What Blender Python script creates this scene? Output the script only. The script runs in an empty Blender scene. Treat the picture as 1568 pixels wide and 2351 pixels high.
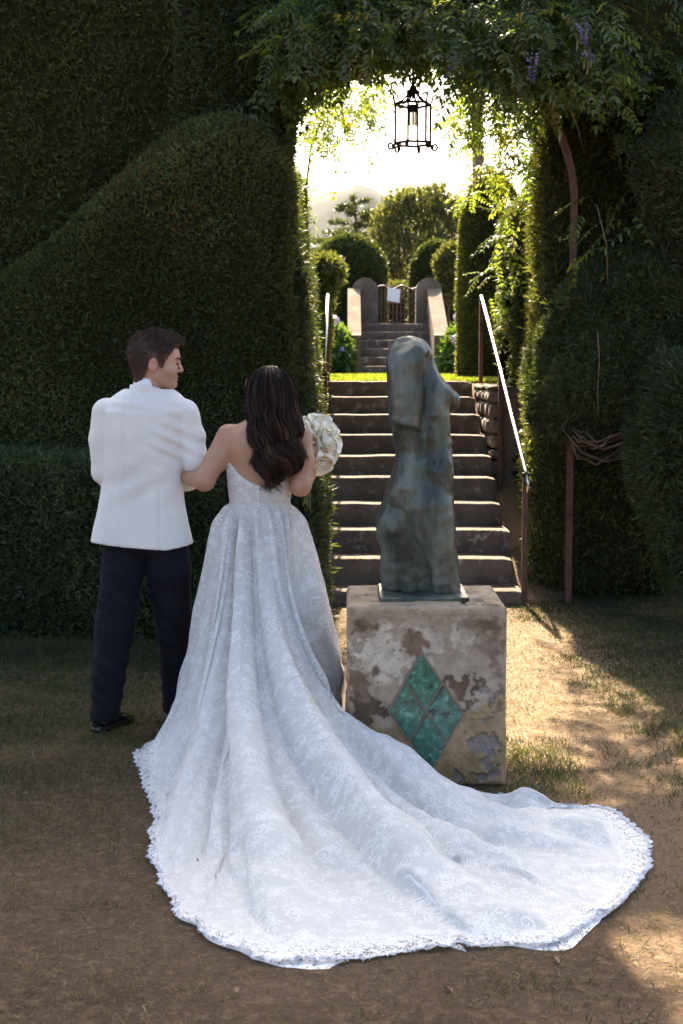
# A garden stair seen through a clipped hedge arch, with a couple, a bronze torso and a long lace train.
import bpy, math, random
import numpy as np
from mathutils import Vector, Matrix, noise as mnoise

R = math.radians
scene = bpy.context.scene
col = scene.collection

# ------------------------------------------------------------------ camera, sky, sun, exposure
CAM_H, PITCH, YAW, FPX = 1.617, R(5.69), R(0.28), 3265.3
cam_d = bpy.data.cameras.new('camera')
cam = bpy.data.objects.new('camera', cam_d); col.objects.link(cam)
cam.location = (0, 0, CAM_H); cam.rotation_euler = (R(90) - PITCH, 0, YAW)
cam_d.sensor_fit = 'VERTICAL'; cam_d.sensor_height = 36; cam_d.sensor_width = 24; cam_d.lens = 50
cam_d.clip_start = 0.1; cam_d.clip_end = 12000
cam_d.dof.use_dof = True; cam_d.dof.focus_distance = 6.1; cam_d.dof.aperture_fstop = 6.3
scene.camera = cam

SUN_EL, SUN_AZ = R(37.5), R(-3.2)            # azimuth measured from straight ahead (+y), negative to the left
world = bpy.data.worlds.new('World'); scene.world = world; world.use_nodes = True
wn = world.node_tree.nodes; wl = world.node_tree.links
sky = wn.new('ShaderNodeTexSky'); sky.sky_type = 'NISHITA'; sky.sun_disc = False
sky.sun_elevation = SUN_EL; sky.sun_rotation = SUN_AZ
sky.air_density = 0.8; sky.dust_density = 5.0; sky.ozone_density = 0.3
bg = wn['Background']; bg.inputs['Strength'].default_value = 0.075
wl.new(sky.outputs[0], bg.inputs['Color'])
sun_d = bpy.data.lights.new('sun', 'SUN'); sun_d.energy = 5.0; sun_d.angle = R(0.53); sun_d.color = (1.0, 0.83, 0.61)
sun = bpy.data.objects.new('sun', sun_d); col.objects.link(sun)
sun_vec = Vector((math.sin(SUN_AZ) * math.cos(SUN_EL), math.cos(SUN_AZ) * math.cos(SUN_EL), math.sin(SUN_EL)))
sun.rotation_euler = sun_vec.to_track_quat('Z', 'Y').to_euler(); sun.location = (-2, 30, 25)
vs = scene.view_settings
vs.view_transform = 'Standard'; vs.look = 'None'; vs.exposure = 2.85; vs.gamma = 1.0; vs.use_curve_mapping = False
scene.render.engine = 'CYCLES'
scene.cycles.use_denoising = True
scene.cycles.max_bounces = 8; scene.cycles.transparent_max_bounces = 12; scene.cycles.transmission_bounces = 6
scene.cycles.volume_bounces = 0
scene.cycles.sample_clamp_indirect = 6.0

# ------------------------------------------------------------------ helpers: picture point at a true distance
def P(X, Y, D):
    """world point whose distance in front of the camera along y is D, seen at photo point (X, Y) on a 1568 x 2351 grid"""
    u = (X - 784) / FPX; v = (1175.5 - Y) / FPX
    d = Vector((u, math.cos(PITCH) + v * math.sin(PITCH), -math.sin(PITCH) + v * math.cos(PITCH)))
    d.rotate(Matrix.Rotation(YAW, 3, 'Z'))
    k = D / d.y
    return Vector((d.x * k, D, CAM_H + d.z * k))
def G(X, Y, z=0.0):
    a = P(X, Y, 1.0); k = (z - CAM_H) / (a.z - CAM_H)
    return Vector((a.x * k, k, z))

rng = np.random.default_rng(7)

# ------------------------------------------------------------------ helpers: objects
def tag(o, label=None, cat=None, group=None, kind=None):
    if label: o['label'] = label
    if cat: o['category'] = cat
    if group: o['group'] = group
    if kind: o['kind'] = kind
    return o
def thing(name, loc, label, cat, group=None, rz=0):
    o = bpy.data.objects.new(name, None); col.objects.link(o)
    o.location = loc; o.rotation_euler = (0, 0, rz); o.empty_display_size = 0.1
    return tag(o, label, cat, group)
def put(name, me, mat=None, parent=None, loc=None, rot=None, scale=None):
    """link a mesh; given a parent, mesh coordinates are world ones unless loc is set"""
    o = bpy.data.objects.new(name, me); col.objects.link(o)
    if mat is not None and not me.materials: me.materials.append(mat)
    if parent is not None:
        o.parent = parent
        if loc is None:
            bpy.context.view_layer.update()
            o.matrix_parent_inverse = parent.matrix_world.inverted()
    if loc is not None: o.location = loc
    if rot is not None: o.rotation_euler = rot
    if scale is not None: o.scale = scale
    return o
def mesh(name, V, F, smooth=True, attrs=None, uv=None):
    """V (n,3); F list of faces or an (m,3)/(m,4) array"""
    me = bpy.data.meshes.new(name)
    V = np.asarray(V, dtype=np.float32)
    if isinstance(F, np.ndarray):
        k = F.shape[1]; m = len(F)
        me.vertices.add(len(V)); me.vertices.foreach_set('co', V.ravel())
        me.loops.add(m * k); me.loops.foreach_set('vertex_index', F.astype(np.int32).ravel())
        me.polygons.add(m); me.polygons.foreach_set('loop_start', np.arange(0, m * k, k, dtype=np.int32))
        try: me.polygons.foreach_set('loop_total', np.full(m, k, dtype=np.int32))
        except Exception: pass
        me.update(calc_edges=True); me.validate()
    else:
        me.from_pydata([tuple(map(float, v)) for v in V], [], F); me.update()
    if smooth: me.polygons.foreach_set('use_smooth', np.ones(len(me.polygons), dtype=bool))
    for n, a in (attrs or {}).items():
        a = np.asarray(a, dtype=np.float32)
        if a.ndim == 1:
            t = me.attributes.new(n, 'FLOAT', 'POINT'); t.data.foreach_set('value', a)
        else:
            t = me.attributes.new(n, 'FLOAT_COLOR', 'POINT')
            if a.shape[1] == 3: a = np.concatenate([a, np.ones((len(a), 1), np.float32)], 1)
            t.data.foreach_set('color', a.ravel())
    if uv is not None:
        l = me.uv_layers.new(name='UVMap'); idx = np.empty(len(me.loops), dtype=np.int32)
        me.loops.foreach_get('vertex_index', idx)
        l.data.foreach_set('uv', np.asarray(uv, np.float32)[idx].ravel())
    return me
class MB:
    """collects plain shapes into one mesh"""
    def __init__(s): s.V = []; s.F = []
    def add(s, V, F):
        b = len(s.V); s.V += [tuple(v) for v in V]; s.F += [tuple(b + i for i in f) for f in F]; return s
    def box(s, lo, hi, bev=0.0):
        (a, b, c), (d, e, f) = lo, hi
        if bev <= 0:
            return s.add([(a,b,c),(d,b,c),(d,e,c),(a,e,c),(a,b,f),(d,b,f),(d,e,f),(a,e,f)],
                         [(0,3,2,1),(4,5,6,7),(0,1,5,4),(1,2,6,5),(2,3,7,6),(3,0,4,7)])
        v = bev; rings = []
        for z, k in ((c, v), (c + v, 0), (f - v, 0), (f, v)):
            x0, x1, y0, y1 = a + k, d - k, b + k, e - k
            rings.append([(x0+v,y0,z),(x1-v,y0,z),(x1,y0+v,z),(x1,y1-v,z),(x1-v,y1,z),(x0+v,y1,z),(x0,y1-v,z),(x0,y0+v,z)])
        return s.loft(rings)
    def loft(s, rings, cap=True):
        n = len(rings[0]); V = [p for r in rings for p in r]; F = []
        for i in range(len(rings) - 1):
            for j in range(n):
                k = (j + 1) % n
                F.append((i*n+j, i*n+k, (i+1)*n+k, (i+1)*n+j))
        if cap: F.append(tuple(range(n - 1, -1, -1))); F.append(tuple((len(rings)-1)*n + j for j in range(n)))
        return s.add(V, F)
    def tube(s, pts, rad, n=8, cap=True):
        pts = [Vector(p) for p in pts]; m = len(pts)
        if not hasattr(rad, '__len__'): rad = [rad] * m
        rings = []; up = None
        for i, p in enumerate(pts):
            t = (pts[min(i+1, m-1)] - pts[max(i-1, 0)]).normalized()
            if up is None: up = Vector((0,0,1)) if abs(t.z) < .9 else Vector((1,0,0))
            a = t.cross(up).normalized(); b = a.cross(t).normalized(); up = b
            rings.append([p + (a*math.cos(2*math.pi*k/n) + b*math.sin(2*math.pi*k/n)) * rad[i] for k in range(n)])
        return s.loft(rings, cap)
    def lathe(s, prof, c=(0,0,0), n=16):
        return s.loft([[(c[0]+r*math.cos(2*math.pi*k/n), c[1]+r*math.sin(2*math.pi*k/n), c[2]+z) for k in range(n)] for r, z in prof])
    def me(s, name, smooth=False): return mesh(name, s.V, s.F, smooth)
def smooth_by_angle(me, deg=35):
    me.polygons.foreach_set('use_smooth', np.ones(len(me.polygons), dtype=bool))
    try: me.set_sharp_from_angle(angle=R(deg))
    except Exception: pass
    return me

# ------------------------------------------------------------------ helpers: solid modelling with distance fields
def smin(a, b, k):
    h = np.clip(.5 + .5 * (b - a) / k, 0, 1); return b * (1 - h) + a * h - k * h * (1 - h)
def smax(a, b, k): return -smin(-a, -b, k)
def ell(p, c, r, rot=None):
    q = p - np.asarray(c, np.float32)
    if rot is not None: q = q @ np.asarray(rot, np.float32)
    r = np.asarray(r, np.float32)
    k0 = np.sqrt(((q / r) ** 2).sum(1)); k1 = np.sqrt(((q / r ** 2) ** 2).sum(1)) + 1e-9
    return k0 * (k0 - 1) / k1
def cone(p, a, b, ra, rb):
    a = np.asarray(a, np.float32); b = np.asarray(b, np.float32); d = b - a
    t = np.clip(((p - a) @ d) / (d @ d), 0, 1)
    return np.sqrt(((p - a - t[:, None] * d) ** 2).sum(1)) - (ra + (rb - ra) * t)
def rbox(p, c, h, r, rot=None):
    q = p - np.asarray(c, np.float32)
    if rot is not None: q = q @ np.asarray(rot, np.float32)
    q = np.abs(q) - (np.asarray(h, np.float32) - r)
    return np.sqrt((np.maximum(q, 0) ** 2).sum(1)) + np.minimum(q.max(1), 0) - r
def loft_sdf(p, rows, e=2.0):
    """rows (z, cx, cy, a, b) from low to high z"""
    rows = np.array(sorted(rows)); z = p[:, 2]
    cx, cy, a, b = (np.interp(z, rows[:, 0], rows[:, i]) for i in (1, 2, 3, 4))
    k = (np.abs((p[:, 0] - cx) / a) ** e + np.abs((p[:, 1] - cy) / b) ** e) ** (1 / e)
    d = (k - 1) * np.minimum(a, b)
    return np.maximum(d, np.maximum(rows[0, 0] - z, z - rows[-1, 0]))
def rotz(a): c, s = math.cos(a), math.sin(a); return np.array([[c, -s, 0], [s, c, 0], [0, 0, 1]])
def rotx(a): c, s = math.cos(a), math.sin(a); return np.array([[1, 0, 0], [0, c, -s], [0, s, c]])
def roty(a): c, s = math.cos(a), math.sin(a); return np.array([[c, 0, s], [0, 1, 0], [-s, 0, c]])
def nets(fn, lo, hi, h):
    """naive surface nets: returns vertices and quads of fn = 0"""
    lo = np.asarray(lo, float); hi = np.asarray(hi, float)
    n = np.ceil((hi - lo) / h).astype(int) + 1
    ax = [lo[i] + h * np.arange(n[i]) for i in range(3)]
    k = 5; nb = -(-n // k); n = nb * k                       # coarse blocks first, fine samples only near the surface
    ax = [lo[i] + h * np.arange(n[i]) for i in range(3)]
    cen = np.stack(np.meshgrid(*[lo[i] + h * (k * np.arange(nb[i]) + (k - 1) / 2) for i in range(3)], indexing='ij'), -1).reshape(-1, 3)
    fc = fn(cen.astype(np.float32)).reshape(nb); act = np.argwhere(np.abs(fc) < 2.6 * k * h)
    f = np.repeat(np.repeat(np.repeat(fc, k, 0), k, 1), k, 2).astype(np.float32)
    o = np.stack(np.meshgrid(*[np.arange(k)] * 3, indexing='ij'), -1).reshape(-1, 3)
    ijk = (act[:, None, :] * k + o[None]).reshape(-1, 3); g = (lo + h * ijk).astype(np.float32)
    f[tuple(ijk.T)] = np.concatenate([fn(c) for c in np.array_split(g, max(1, len(g) // 300000))])
    f[f == 0] = 1e-7
    s = f < 0
    cnt = np.zeros(n - 1, np.int8)
    for a in (0, 1):
        for b in (0, 1):
            for c in (0, 1): cnt += s[a:n[0]-1+a, b:n[1]-1+b, c:n[2]-1+c]
    cell = np.argwhere((cnt > 0) & (cnt < 8))
    idx = -np.ones(n - 1, np.int64); idx[tuple(cell.T)] = np.arange(len(cell))
    acc = np.zeros((len(cell), 3)); num = np.zeros(len(cell))
    cs = [(a, b, c) for a in (0, 1) for b in (0, 1) for c in (0, 1)]
    for i, a in enumerate(cs):
        for b in cs[i+1:]:
            if sum(abs(x - y) for x, y in zip(a, b)) != 1: continue
            fa = f[tuple((cell + a).T)]; fb = f[tuple((cell + b).T)]
            m = (fa < 0) != (fb < 0); t = np.where(m, fa / np.where(m, fa - fb, 1), 0)
            pos = np.array(a) + t[:, None] * (np.array(b) - np.array(a))
            acc[m] += pos[m]; num[m] += 1
    V = lo + h * (cell + acc / num[:, None])
    Q = []
    for ax_ in range(3):
        o = [0, 0, 0]; o[ax_] = 1
        A = s[:n[0]-o[0], :n[1]-o[1], :n[2]-o[2]]; B = s[o[0]:, o[1]:, o[2]:]
        e = np.argwhere(A != B); u, w = [(1, 2), (2, 0), (0, 1)][ax_]
        e = e[(e[:, u] > 0) & (e[:, w] > 0) & (e[:, u] < n[u]-1) & (e[:, w] < n[w]-1)]
        du = np.zeros(3, int); du[u] = 1; dw = np.zeros(3, int); dw[w] = 1
        q = np.stack([idx[tuple((e - du - dw).T)], idx[tuple((e - dw).T)], idx[tuple(e.T)], idx[tuple((e - du).T)]], 1)
        fl = ~A[tuple(e.T)]
        q[fl] = q[fl][:, ::-1]; Q.append(q)
    Q = np.concatenate(Q); Q = Q[(Q >= 0).all(1)]
    return V, Q
def relax(V, Q, it=2, lam=.5):
    V = V.copy()
    for _ in range(it):
        S = np.zeros_like(V); N = np.zeros(len(V))
        for i in range(4):
            a, b = Q[:, i], Q[:, (i + 1) % 4]
            np.add.at(S, a, V[b]); np.add.at(S, b, V[a]); np.add.at(N, a, 1); np.add.at(N, b, 1)
        V += lam * (S / np.maximum(N, 1)[:, None] - V)
    return V
def vnormals(V, Q):
    n = np.cross(V[Q[:, 1]] - V[Q[:, 0]], V[Q[:, -1]] - V[Q[:, 0]]); N = np.zeros_like(V)
    for i in range(Q.shape[1]): np.add.at(N, Q[:, i], n)
    return N / (np.linalg.norm(N, axis=1, keepdims=True) + 1e-12)
_tab = np.random.default_rng(3).random(4096).astype(np.float32)
def vnoise(p, sc, seed=0):
    """smooth value noise in 0..1 at points p (n,3)"""
    q = np.asarray(p, np.float64) * sc + 100.0 + seed * 17.3; i = np.floor(q).astype(np.int64); f = q - i; f = f * f * (3 - 2 * f)
    out = 0
    for a in (0, 1):
        for b in (0, 1):
            for c in (0, 1):
                hsh = ((i[:, 0] + a) * 73856093 ^ (i[:, 1] + b) * 19349663 ^ (i[:, 2] + c) * 83492791) & 4095
                w = (f[:, 0] if a else 1 - f[:, 0]) * (f[:, 1] if b else 1 - f[:, 1]) * (f[:, 2] if c else 1 - f[:, 2])
                out = out + _tab[hsh] * w
    return out
_rotf = np.array(Matrix.Rotation(.9, 3, Vector((.5, .7, .4)).normalized()))
def fbm(p, sc, octs=3, seed=0):
    t = 0; a = 1; s = 0; p = np.asarray(p, float)
    for k in range(octs): p = p @ _rotf; t = t + a * vnoise(p, sc * 2 ** k, seed + k); s += a; a *= .5
    return t / s
def sample(V, Q, n, rs):
    """n points with normals on a quad mesh"""
    T = np.concatenate([Q[:, [0, 1, 2]], Q[:, [0, 2, 3]]]); a, b, c = V[T[:, 0]], V[T[:, 1]], V[T[:, 2]]
    N = np.cross(b - a, c - a); A = np.linalg.norm(N, axis=1) + 1e-12
    k = rs.choice(len(T), n, p=A / A.sum()); u = rs.random((n, 2)); fl = u.sum(1) > 1; u[fl] = 1 - u[fl]
    return a[k] + u[:, :1] * (b - a)[k] + u[:, 1:] * (c - a)[k], (N / A[:, None])[k]
def unit(v): return v / (np.linalg.norm(v, axis=-1, keepdims=True) + 1e-9)

# ------------------------------------------------------------------ helpers: leaves
def blades(p, d, length, width, rs, tint=None, bend=.25, name='foliage'):
    """one thin triangle pair per point, growing along d: for grass, needles and sprigs"""
    n = len(p); L = length if hasattr(length, '__len__') else np.full(n, length)
    W = width if hasattr(width, '__len__') else np.full(n, width)
    d = unit(d); s = unit(np.cross(d, rs.normal(size=(n, 3)))); b = np.cross(s, d)
    m = p + d * (L * .5)[:, None] + b * (L * bend * .35 * rs.normal(size=n))[:, None]
    t = p + d * L[:, None] + b * (L * bend * rs.normal(size=n))[:, None]
    h = (W * .5)[:, None]
    V = np.stack([p, m + s * h, t, m - s * h], 1).reshape(-1, 3)
    F = np.arange(4 * n).reshape(n, 4)
    if tint is None: tint = rs.random(n)
    return V, F, np.repeat(tint, 4)
def leaves(p, d, nrm, length, width, rs, tint=None, fold=.25):
    """folded pointed leaves, six corners each: d along the leaf, nrm its face"""
    n = len(p); L = (length if hasattr(length, '__len__') else np.full(n, length))[:, None]
    W = (width if hasattr(width, '__len__') else np.full(n, width))[:, None]
    d = unit(d); s = unit(np.cross(d, nrm)); u = np.cross(s, d)
    f = W * fold
    a = p; b1 = p + d*L*.35 + s*W*.5 + u*f; c1 = p + d*L*.7 + s*W*.36 + u*f*.7 - u*L*.05
    t = p + d*L - u*L*.14; c2 = p + d*L*.7 - s*W*.36 + u*f*.7 - u*L*.05; b2 = p + d*L*.35 - s*W*.5 + u*f
    mid = p + d*L*.5
    V = np.stack([a, b1, c1, t, c2, b2, mid], 1).reshape(-1, 3)
    k = np.arange(n)[:, None] * 7
    F = np.concatenate([k + [0, 1, 2, 6], k + [6, 2, 3, 4], k + [0, 6, 4, 5]])
    if tint is None: tint = rs.random(n)
    return V, F, np.repeat(tint, 7)
def join(parts):
    V = []; F = []; T = []; o = 0
    for v, f, t in parts: V.append(v); F.append(f + o); T.append(t); o += len(v)
    return np.concatenate(V), np.concatenate(F), np.concatenate(T)

# ------------------------------------------------------------------ helpers: materials
class NT:
    def __init__(s, name):
        s.m = bpy.data.materials.new(name); s.m.use_nodes = True; s.t = s.m.node_tree; s.n = s.t.nodes
        s.b = s.n['Principled BSDF']; s.out = s.n['Material Output']
    def node(s, ty, **kw):
        n = s.n.new('ShaderNode' + ty)
        for k, v in kw.items():
            if k.startswith('i_'):
                key = k[2:]; key = int(key) if key.isdigit() else key
                s.set(n.inputs[key], v)
            else: setattr(n, k, v)
        return n
    def set(s, inp, v):
        if isinstance(v, bpy.types.NodeSocket): s.t.links.new(v, inp)
        elif hasattr(v, '__len__') and inp.type == 'RGBA' and len(v) == 3: inp.default_value = (*v, 1)
        else: inp.default_value = v
    def math(s, op, a, b=0.0, c=0.0, clamp=False):
        n = s.node('Math', operation=op, use_clamp=clamp); s.set(n.inputs[0], a); s.set(n.inputs[1], b); s.set(n.inputs[2], c); return n.outputs[0]
    def vec(s, kind='Object'): 
        return s.node('TexCoord').outputs[kind]
    def scale(s, v, xyz):
        n = s.node('VectorMath', operation='MULTIPLY'); s.set(n.inputs[0], v); n.inputs[1].default_value = xyz; return n.outputs[0]
    def noise(s, v, sc, det=4, ro=.55, out='Fac', dist=0.0):
        n = s.node('TexNoise'); s.set(n.inputs['Vector'], v); n.inputs['Scale'].default_value = sc
        n.inputs['Detail'].default_value = det; n.inputs['Roughness'].default_value = ro; n.inputs['Distortion'].default_value = dist
        return n.outputs[out]
    def voro(s, v, sc, feature='F1', out='Distance', rnd=1.0):
        n = s.node('TexVoronoi', feature=feature); s.set(n.inputs['Vector'], v); n.inputs['Scale'].default_value = sc
        n.inputs['Randomness'].default_value = rnd; return n.outputs[out]
    def ramp(s, f, stops, interp='LINEAR'):
        n = s.node('ValToRGB'); s.set(n.inputs[0], f); e = n.color_ramp.elements; n.color_ramp.interpolation = interp
        while len(e) > 1: e.remove(e[0])
        for i, (p, c) in enumerate(stops):
            if not hasattr(c, '__len__'): c = (c, c, c)
            x = e[0] if i == 0 else e.new(p)
            x.position = p; x.color = (*c, 1)
        return n.outputs[0]
    def step(s, f, a, b):
        n = s.node('MapRange', interpolation_type='SMOOTHSTEP'); s.set(n.inputs[0], f); n.inputs[1].default_value = a; n.inputs[2].default_value = b; return n.outputs[0]
    def mix(s, f, a, b, mode='MIX'):
        n = s.node('Mix', data_type='RGBA', blend_type=mode); s.set(n.inputs[0], f); s.set(n.inputs[6], a); s.set(n.inputs[7], b); return n.outputs[2]
    def attr(s, name, out='Fac'): return s.node('Attribute', attribute_name=name).outputs[out]
    def bump(s, h, st=.3, d=.01, prev=None):
        n = s.node('Bump'); s.set(n.inputs['Height'], h); n.inputs['Strength'].default_value = st; n.inputs['Distance'].default_value = d
        if prev is not None: s.set(n.inputs['Normal'], prev)
        return n.outputs[0]
    def fin(s, color=None, rough=.7, metal=0.0, spec=.5, normal=None, **kw):
        if color is not None: s.set(s.b.inputs['Base Color'], color)
        s.set(s.b.inputs['Roughness'], rough); s.set(s.b.inputs['Metallic'], metal); s.set(s.b.inputs['Specular IOR Level'], spec)
        if normal is not None: s.set(s.b.inputs['Normal'], normal)
        for k, v in kw.items(): s.set(s.b.inputs[k], v)
        return s.m
def leaf_mat(name, stops, trans=.45, tcol=None, rough=.55, spec=.3):
    """leaf: diffuse and gloss on the face, light let through from behind; stops over the tint attribute"""
    s = NT(name); c = s.ramp(s.attr('tint'), stops)
    nz = s.noise(s.vec(), 3.0, 3); c = s.mix(.6, c, s.ramp(nz, [(.3, (.45,.45,.45)), (.7, (1.0,1.0,1.0))]), 'MULTIPLY')
    s.fin(c, rough, spec=spec)
    tr = s.node('BsdfTranslucent'); s.set(tr.inputs[0], s.mix(1.0, c, tcol or (1.6, 1.5, .6), 'MULTIPLY'))
    mx = s.node('MixShader'); mx.inputs[0].default_value = trans
    s.t.links.new(s.b.outputs[0], mx.inputs[1]); s.t.links.new(tr.outputs[0], mx.inputs[2]); s.t.links.new(mx.outputs[0], s.out.inputs[0])
    return s.m
def plain(name, c1, c2=None, sc=8, rough=.7, metal=0.0, spec=.4, bump=0.0, bsc=60):
    s = NT(name); v = s.vec()
    c = s.ramp(s.noise(v, sc, 5), [(.3, c1), (.7, c2 or c1)])
    return s.fin(c, rough, metal, spec, s.bump(s.noise(v, bsc, 4), bump, .01) if bump else None)
# ------------------------------------------------------------------ materials of the place
def m_ground():
    s = NT('dry_soil'); v = s.vec()
    n1 = s.noise(v, 1.3, 5, .6); n2 = s.noise(v, 22, 6, .7); n3 = s.noise(s.scale(v, (60, 140, 1)), 1.0, 4, .6); n4 = s.noise(v, 150, 4, .75)
    c = s.ramp(n1, [(.25, (.072,.047,.030)), (.5, (.122,.082,.053)), (.75, (.175,.122,.080))])
    c = s.mix(s.step(n2, .45, .75), c, (.235,.158,.092)); c = s.mix(s.step(n3, .58, .7), c, (.06,.038,.024))
    sx = s.node('SeparateXYZ'); s.set(sx.inputs[0], v); wob = s.math('MULTIPLY_ADD', n1, .9, -.45)      # path soil painted paler to strengthen the sunlit strip from the stair foot
    tx = s.math('ADD', sx.outputs[0], wob); sun_strip = s.math('MULTIPLY', s.step(tx, .35, .65), s.math('SUBTRACT', 1.0, s.step(tx, 1.25, 1.6))); sun_strip = s.math('MULTIPLY', sun_strip, s.step(sx.outputs[1], 3.6, 5.0))
    c = s.mix(s.math('MULTIPLY', sun_strip, .75), c, (.27,.185,.115))
    c = s.mix(.7, c, s.ramp(n4, [(.32, (.5,.5,.5)), (.55, (1.0,1.0,1.0)), (.72, (1.5,1.45,1.35))]), 'MULTIPLY')
    return s.fin(c, .95, spec=.1, normal=s.bump(n4, .8, .008, s.bump(n2, .8, .025, s.bump(n3, .5, .012))))
def m_lawn():
    s = NT('lawn_soil'); v = s.vec(); n = s.noise(v, 9, 5)
    return s.fin(s.ramp(n, [(.3, (.06,.075,.02)), (.7, (.13,.14,.045))]), .95, spec=.1)
def m_step():
    s = NT('stair_stone'); v = s.vec()
    n1 = s.noise(v, 4, 6, .65); n2 = s.noise(v, 45, 5, .7); n3 = s.noise(v, 11, 6, .7)
    c = s.ramp(n1, [(.3, (.085,.062,.047)), (.55, (.15,.112,.085)), (.8, (.20,.158,.125))])
    c = s.mix(s.step(n3, .53, .70), c, (.34,.29,.24)); c = s.mix(s.step(n2, .6, .75), c, (.06,.045,.036))
    return s.fin(c, .9, spec=.2, normal=s.bump(n2, .6, .012, s.bump(n1, .4, .03)))
def m_wall():
    s = NT('old_stucco'); v = s.vec(); n1 = s.noise(v, 2.2, 6, .65); n2 = s.noise(v, 30, 5, .7)
    c = s.ramp(n1, [(.3, (.075,.058,.046)), (.5, (.14,.112,.09)), (.72, (.23,.19,.155))])
    return s.fin(c, .95, spec=.15, normal=s.bump(n2, .5, .02))
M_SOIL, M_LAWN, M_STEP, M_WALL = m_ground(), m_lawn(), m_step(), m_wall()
M_FARWALL = plain('tan_stucco', (.085,.060,.042), (.19,.145,.105), 3, .95, spec=.1, bump=.4, bsc=30)
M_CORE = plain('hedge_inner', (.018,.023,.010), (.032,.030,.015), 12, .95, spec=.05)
M_HEDGE = leaf_mat('cypress_hedge_leaf', [(0, (.030,.042,.014)), (.5, (.080,.102,.037)), (.9, (.15,.172,.070)), (.975, (.13,.14,.06)), (1, (.20,.10,.04))], .32, (2.5,2.2,.6))
M_JUNIPER = leaf_mat('juniper_leaf', [(0, (.024,.038,.016)), (.5, (.060,.085,.040)), (.95, (.12,.15,.075)), (1, (.18,.10,.045))], .30, (2.3,2.1,.6))
M_VINE = leaf_mat('wisteria_leaf', [(0, (.030,.055,.022)), (.6, (.060,.098,.036)), (.9, (.10,.14,.05)), (1, (.17,.15,.05))], .45, (4.2,3.6,.7), .42, .5)
M_FAR = leaf_mat('far_leaf', [(0, (.045,.062,.022)), (.6, (.085,.105,.038)), (1, (.14,.15,.06))], .35, (2.2,1.9,.6))
M_TOPIARY = leaf_mat('topiary_leaf', [(0, (.028,.045,.016)), (.6, (.055,.085,.028)), (1, (.10,.13,.045))], .28, (2.4,2.0,.6))
M_HYD = leaf_mat('hydrangea_leaf', [(0, (.03,.06,.02)), (1, (.09,.15,.045))], .4, (2.2,2.1,.5), .4, .5)
M_PETAL = leaf_mat('hydrangea_petal', [(0, (.26,.22,.50)), (.6, (.42,.36,.62)), (1, (.55,.45,.58))], .3, (1,1,1))
M_GRASS = leaf_mat('grass_blade', [(0, (.026,.04,.015)), (.45, (.075,.105,.030)), (.6, (.115,.108,.044)), (.8, (.22,.165,.085)), (1, (.33,.25,.135))], .3, (1.5,1.4,.7))
M_LAWNB = leaf_mat('lawn_blade', [(0, (.06,.10,.02)), (.6, (.13,.18,.035)), (1, (.26,.25,.09))], .45, (1.9,1.8,.5))
M_BARK = plain('bark', (.06,.042,.03), (.15,.11,.08), 20, .95, bump=.6, bsc=40)
M_RUST = plain('rust_brown_iron', (.075,.036,.027), (.125,.062,.047), 14, .6, .35, .4, .15, 90)
M_IRON = plain('dark_iron', (.012,.010,.009), (.03,.024,.02), 30, .55, .6, .4)
M_STEEL = plain('worn_steel', (.55,.52,.48), (.72,.70,.66), 20, .22, .95, .5)

# ------------------------------------------------------------------ ground, terrace, mountain
def ground_z(x, y):
    x = np.asarray(x, float); y = np.asarray(y, float)
    yb = np.where(x > 1.5, np.minimum((x - 1.5) * 4, 2.0), 0)
    z = np.interp(y - yb, [-60, 9.9, 12.8, 13.06], [0, 0, 1.30, 1.49])
    z2 = np.interp(y, [0, 13.4, 23.6, 23.7, 26.5, 70, 400, 6000], [1.49, 1.505, 1.53, 1.53, 2.38, 2.4, -30, -60])
    t = np.clip((y - 13.4) / .2, 0, 1)
    return np.where(y > 13.4, np.maximum(z * (1 - t) + z2 * t, z2), z)
xs = np.unique(np.concatenate([np.linspace(-4, 5, 60), np.geomspace(5, 6000, 24), -np.geomspace(4, 6000, 24)]))
ys = np.unique(np.concatenate([np.linspace(-8, 30, 190), np.geomspace(30, 6000, 30), -np.geomspace(8, 200, 8)]))
gx, gy = np.meshgrid(xs, ys, indexing='ij'); gz = ground_z(gx, gy)
near = (np.abs(gx) < 6) & (gy < 12)
gz = gz + near * (fbm(np.stack([gx, gy, 0*gx], -1).reshape(-1, 3), 1.1, 3).reshape(gx.shape) - .5) * .03 * (gy < 9.3)
def grid_faces(a, b):
    i, j = np.meshgrid(np.arange(a - 1), np.arange(b - 1), indexing='ij'); k = i * b + j
    return np.stack([k, k + b, k + b + 1, k + 1], -1).reshape(-1, 4)
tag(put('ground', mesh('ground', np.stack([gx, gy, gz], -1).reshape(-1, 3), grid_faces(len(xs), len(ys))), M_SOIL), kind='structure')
# upper lawn, a sheet just above the terrain
lx = np.linspace(-6, 6, 40); ly = np.linspace(13.42, 23.7, 40); ax_, ay_ = np.meshgrid(lx, ly, indexing='ij')
tag(put('upper_lawn', mesh('upper_lawn', np.stack([ax_, ay_, ground_z(ax_, ay_) + .012], -1).reshape(-1, 3), grid_faces(40, 40)), M_LAWN), kind='structure')
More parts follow.
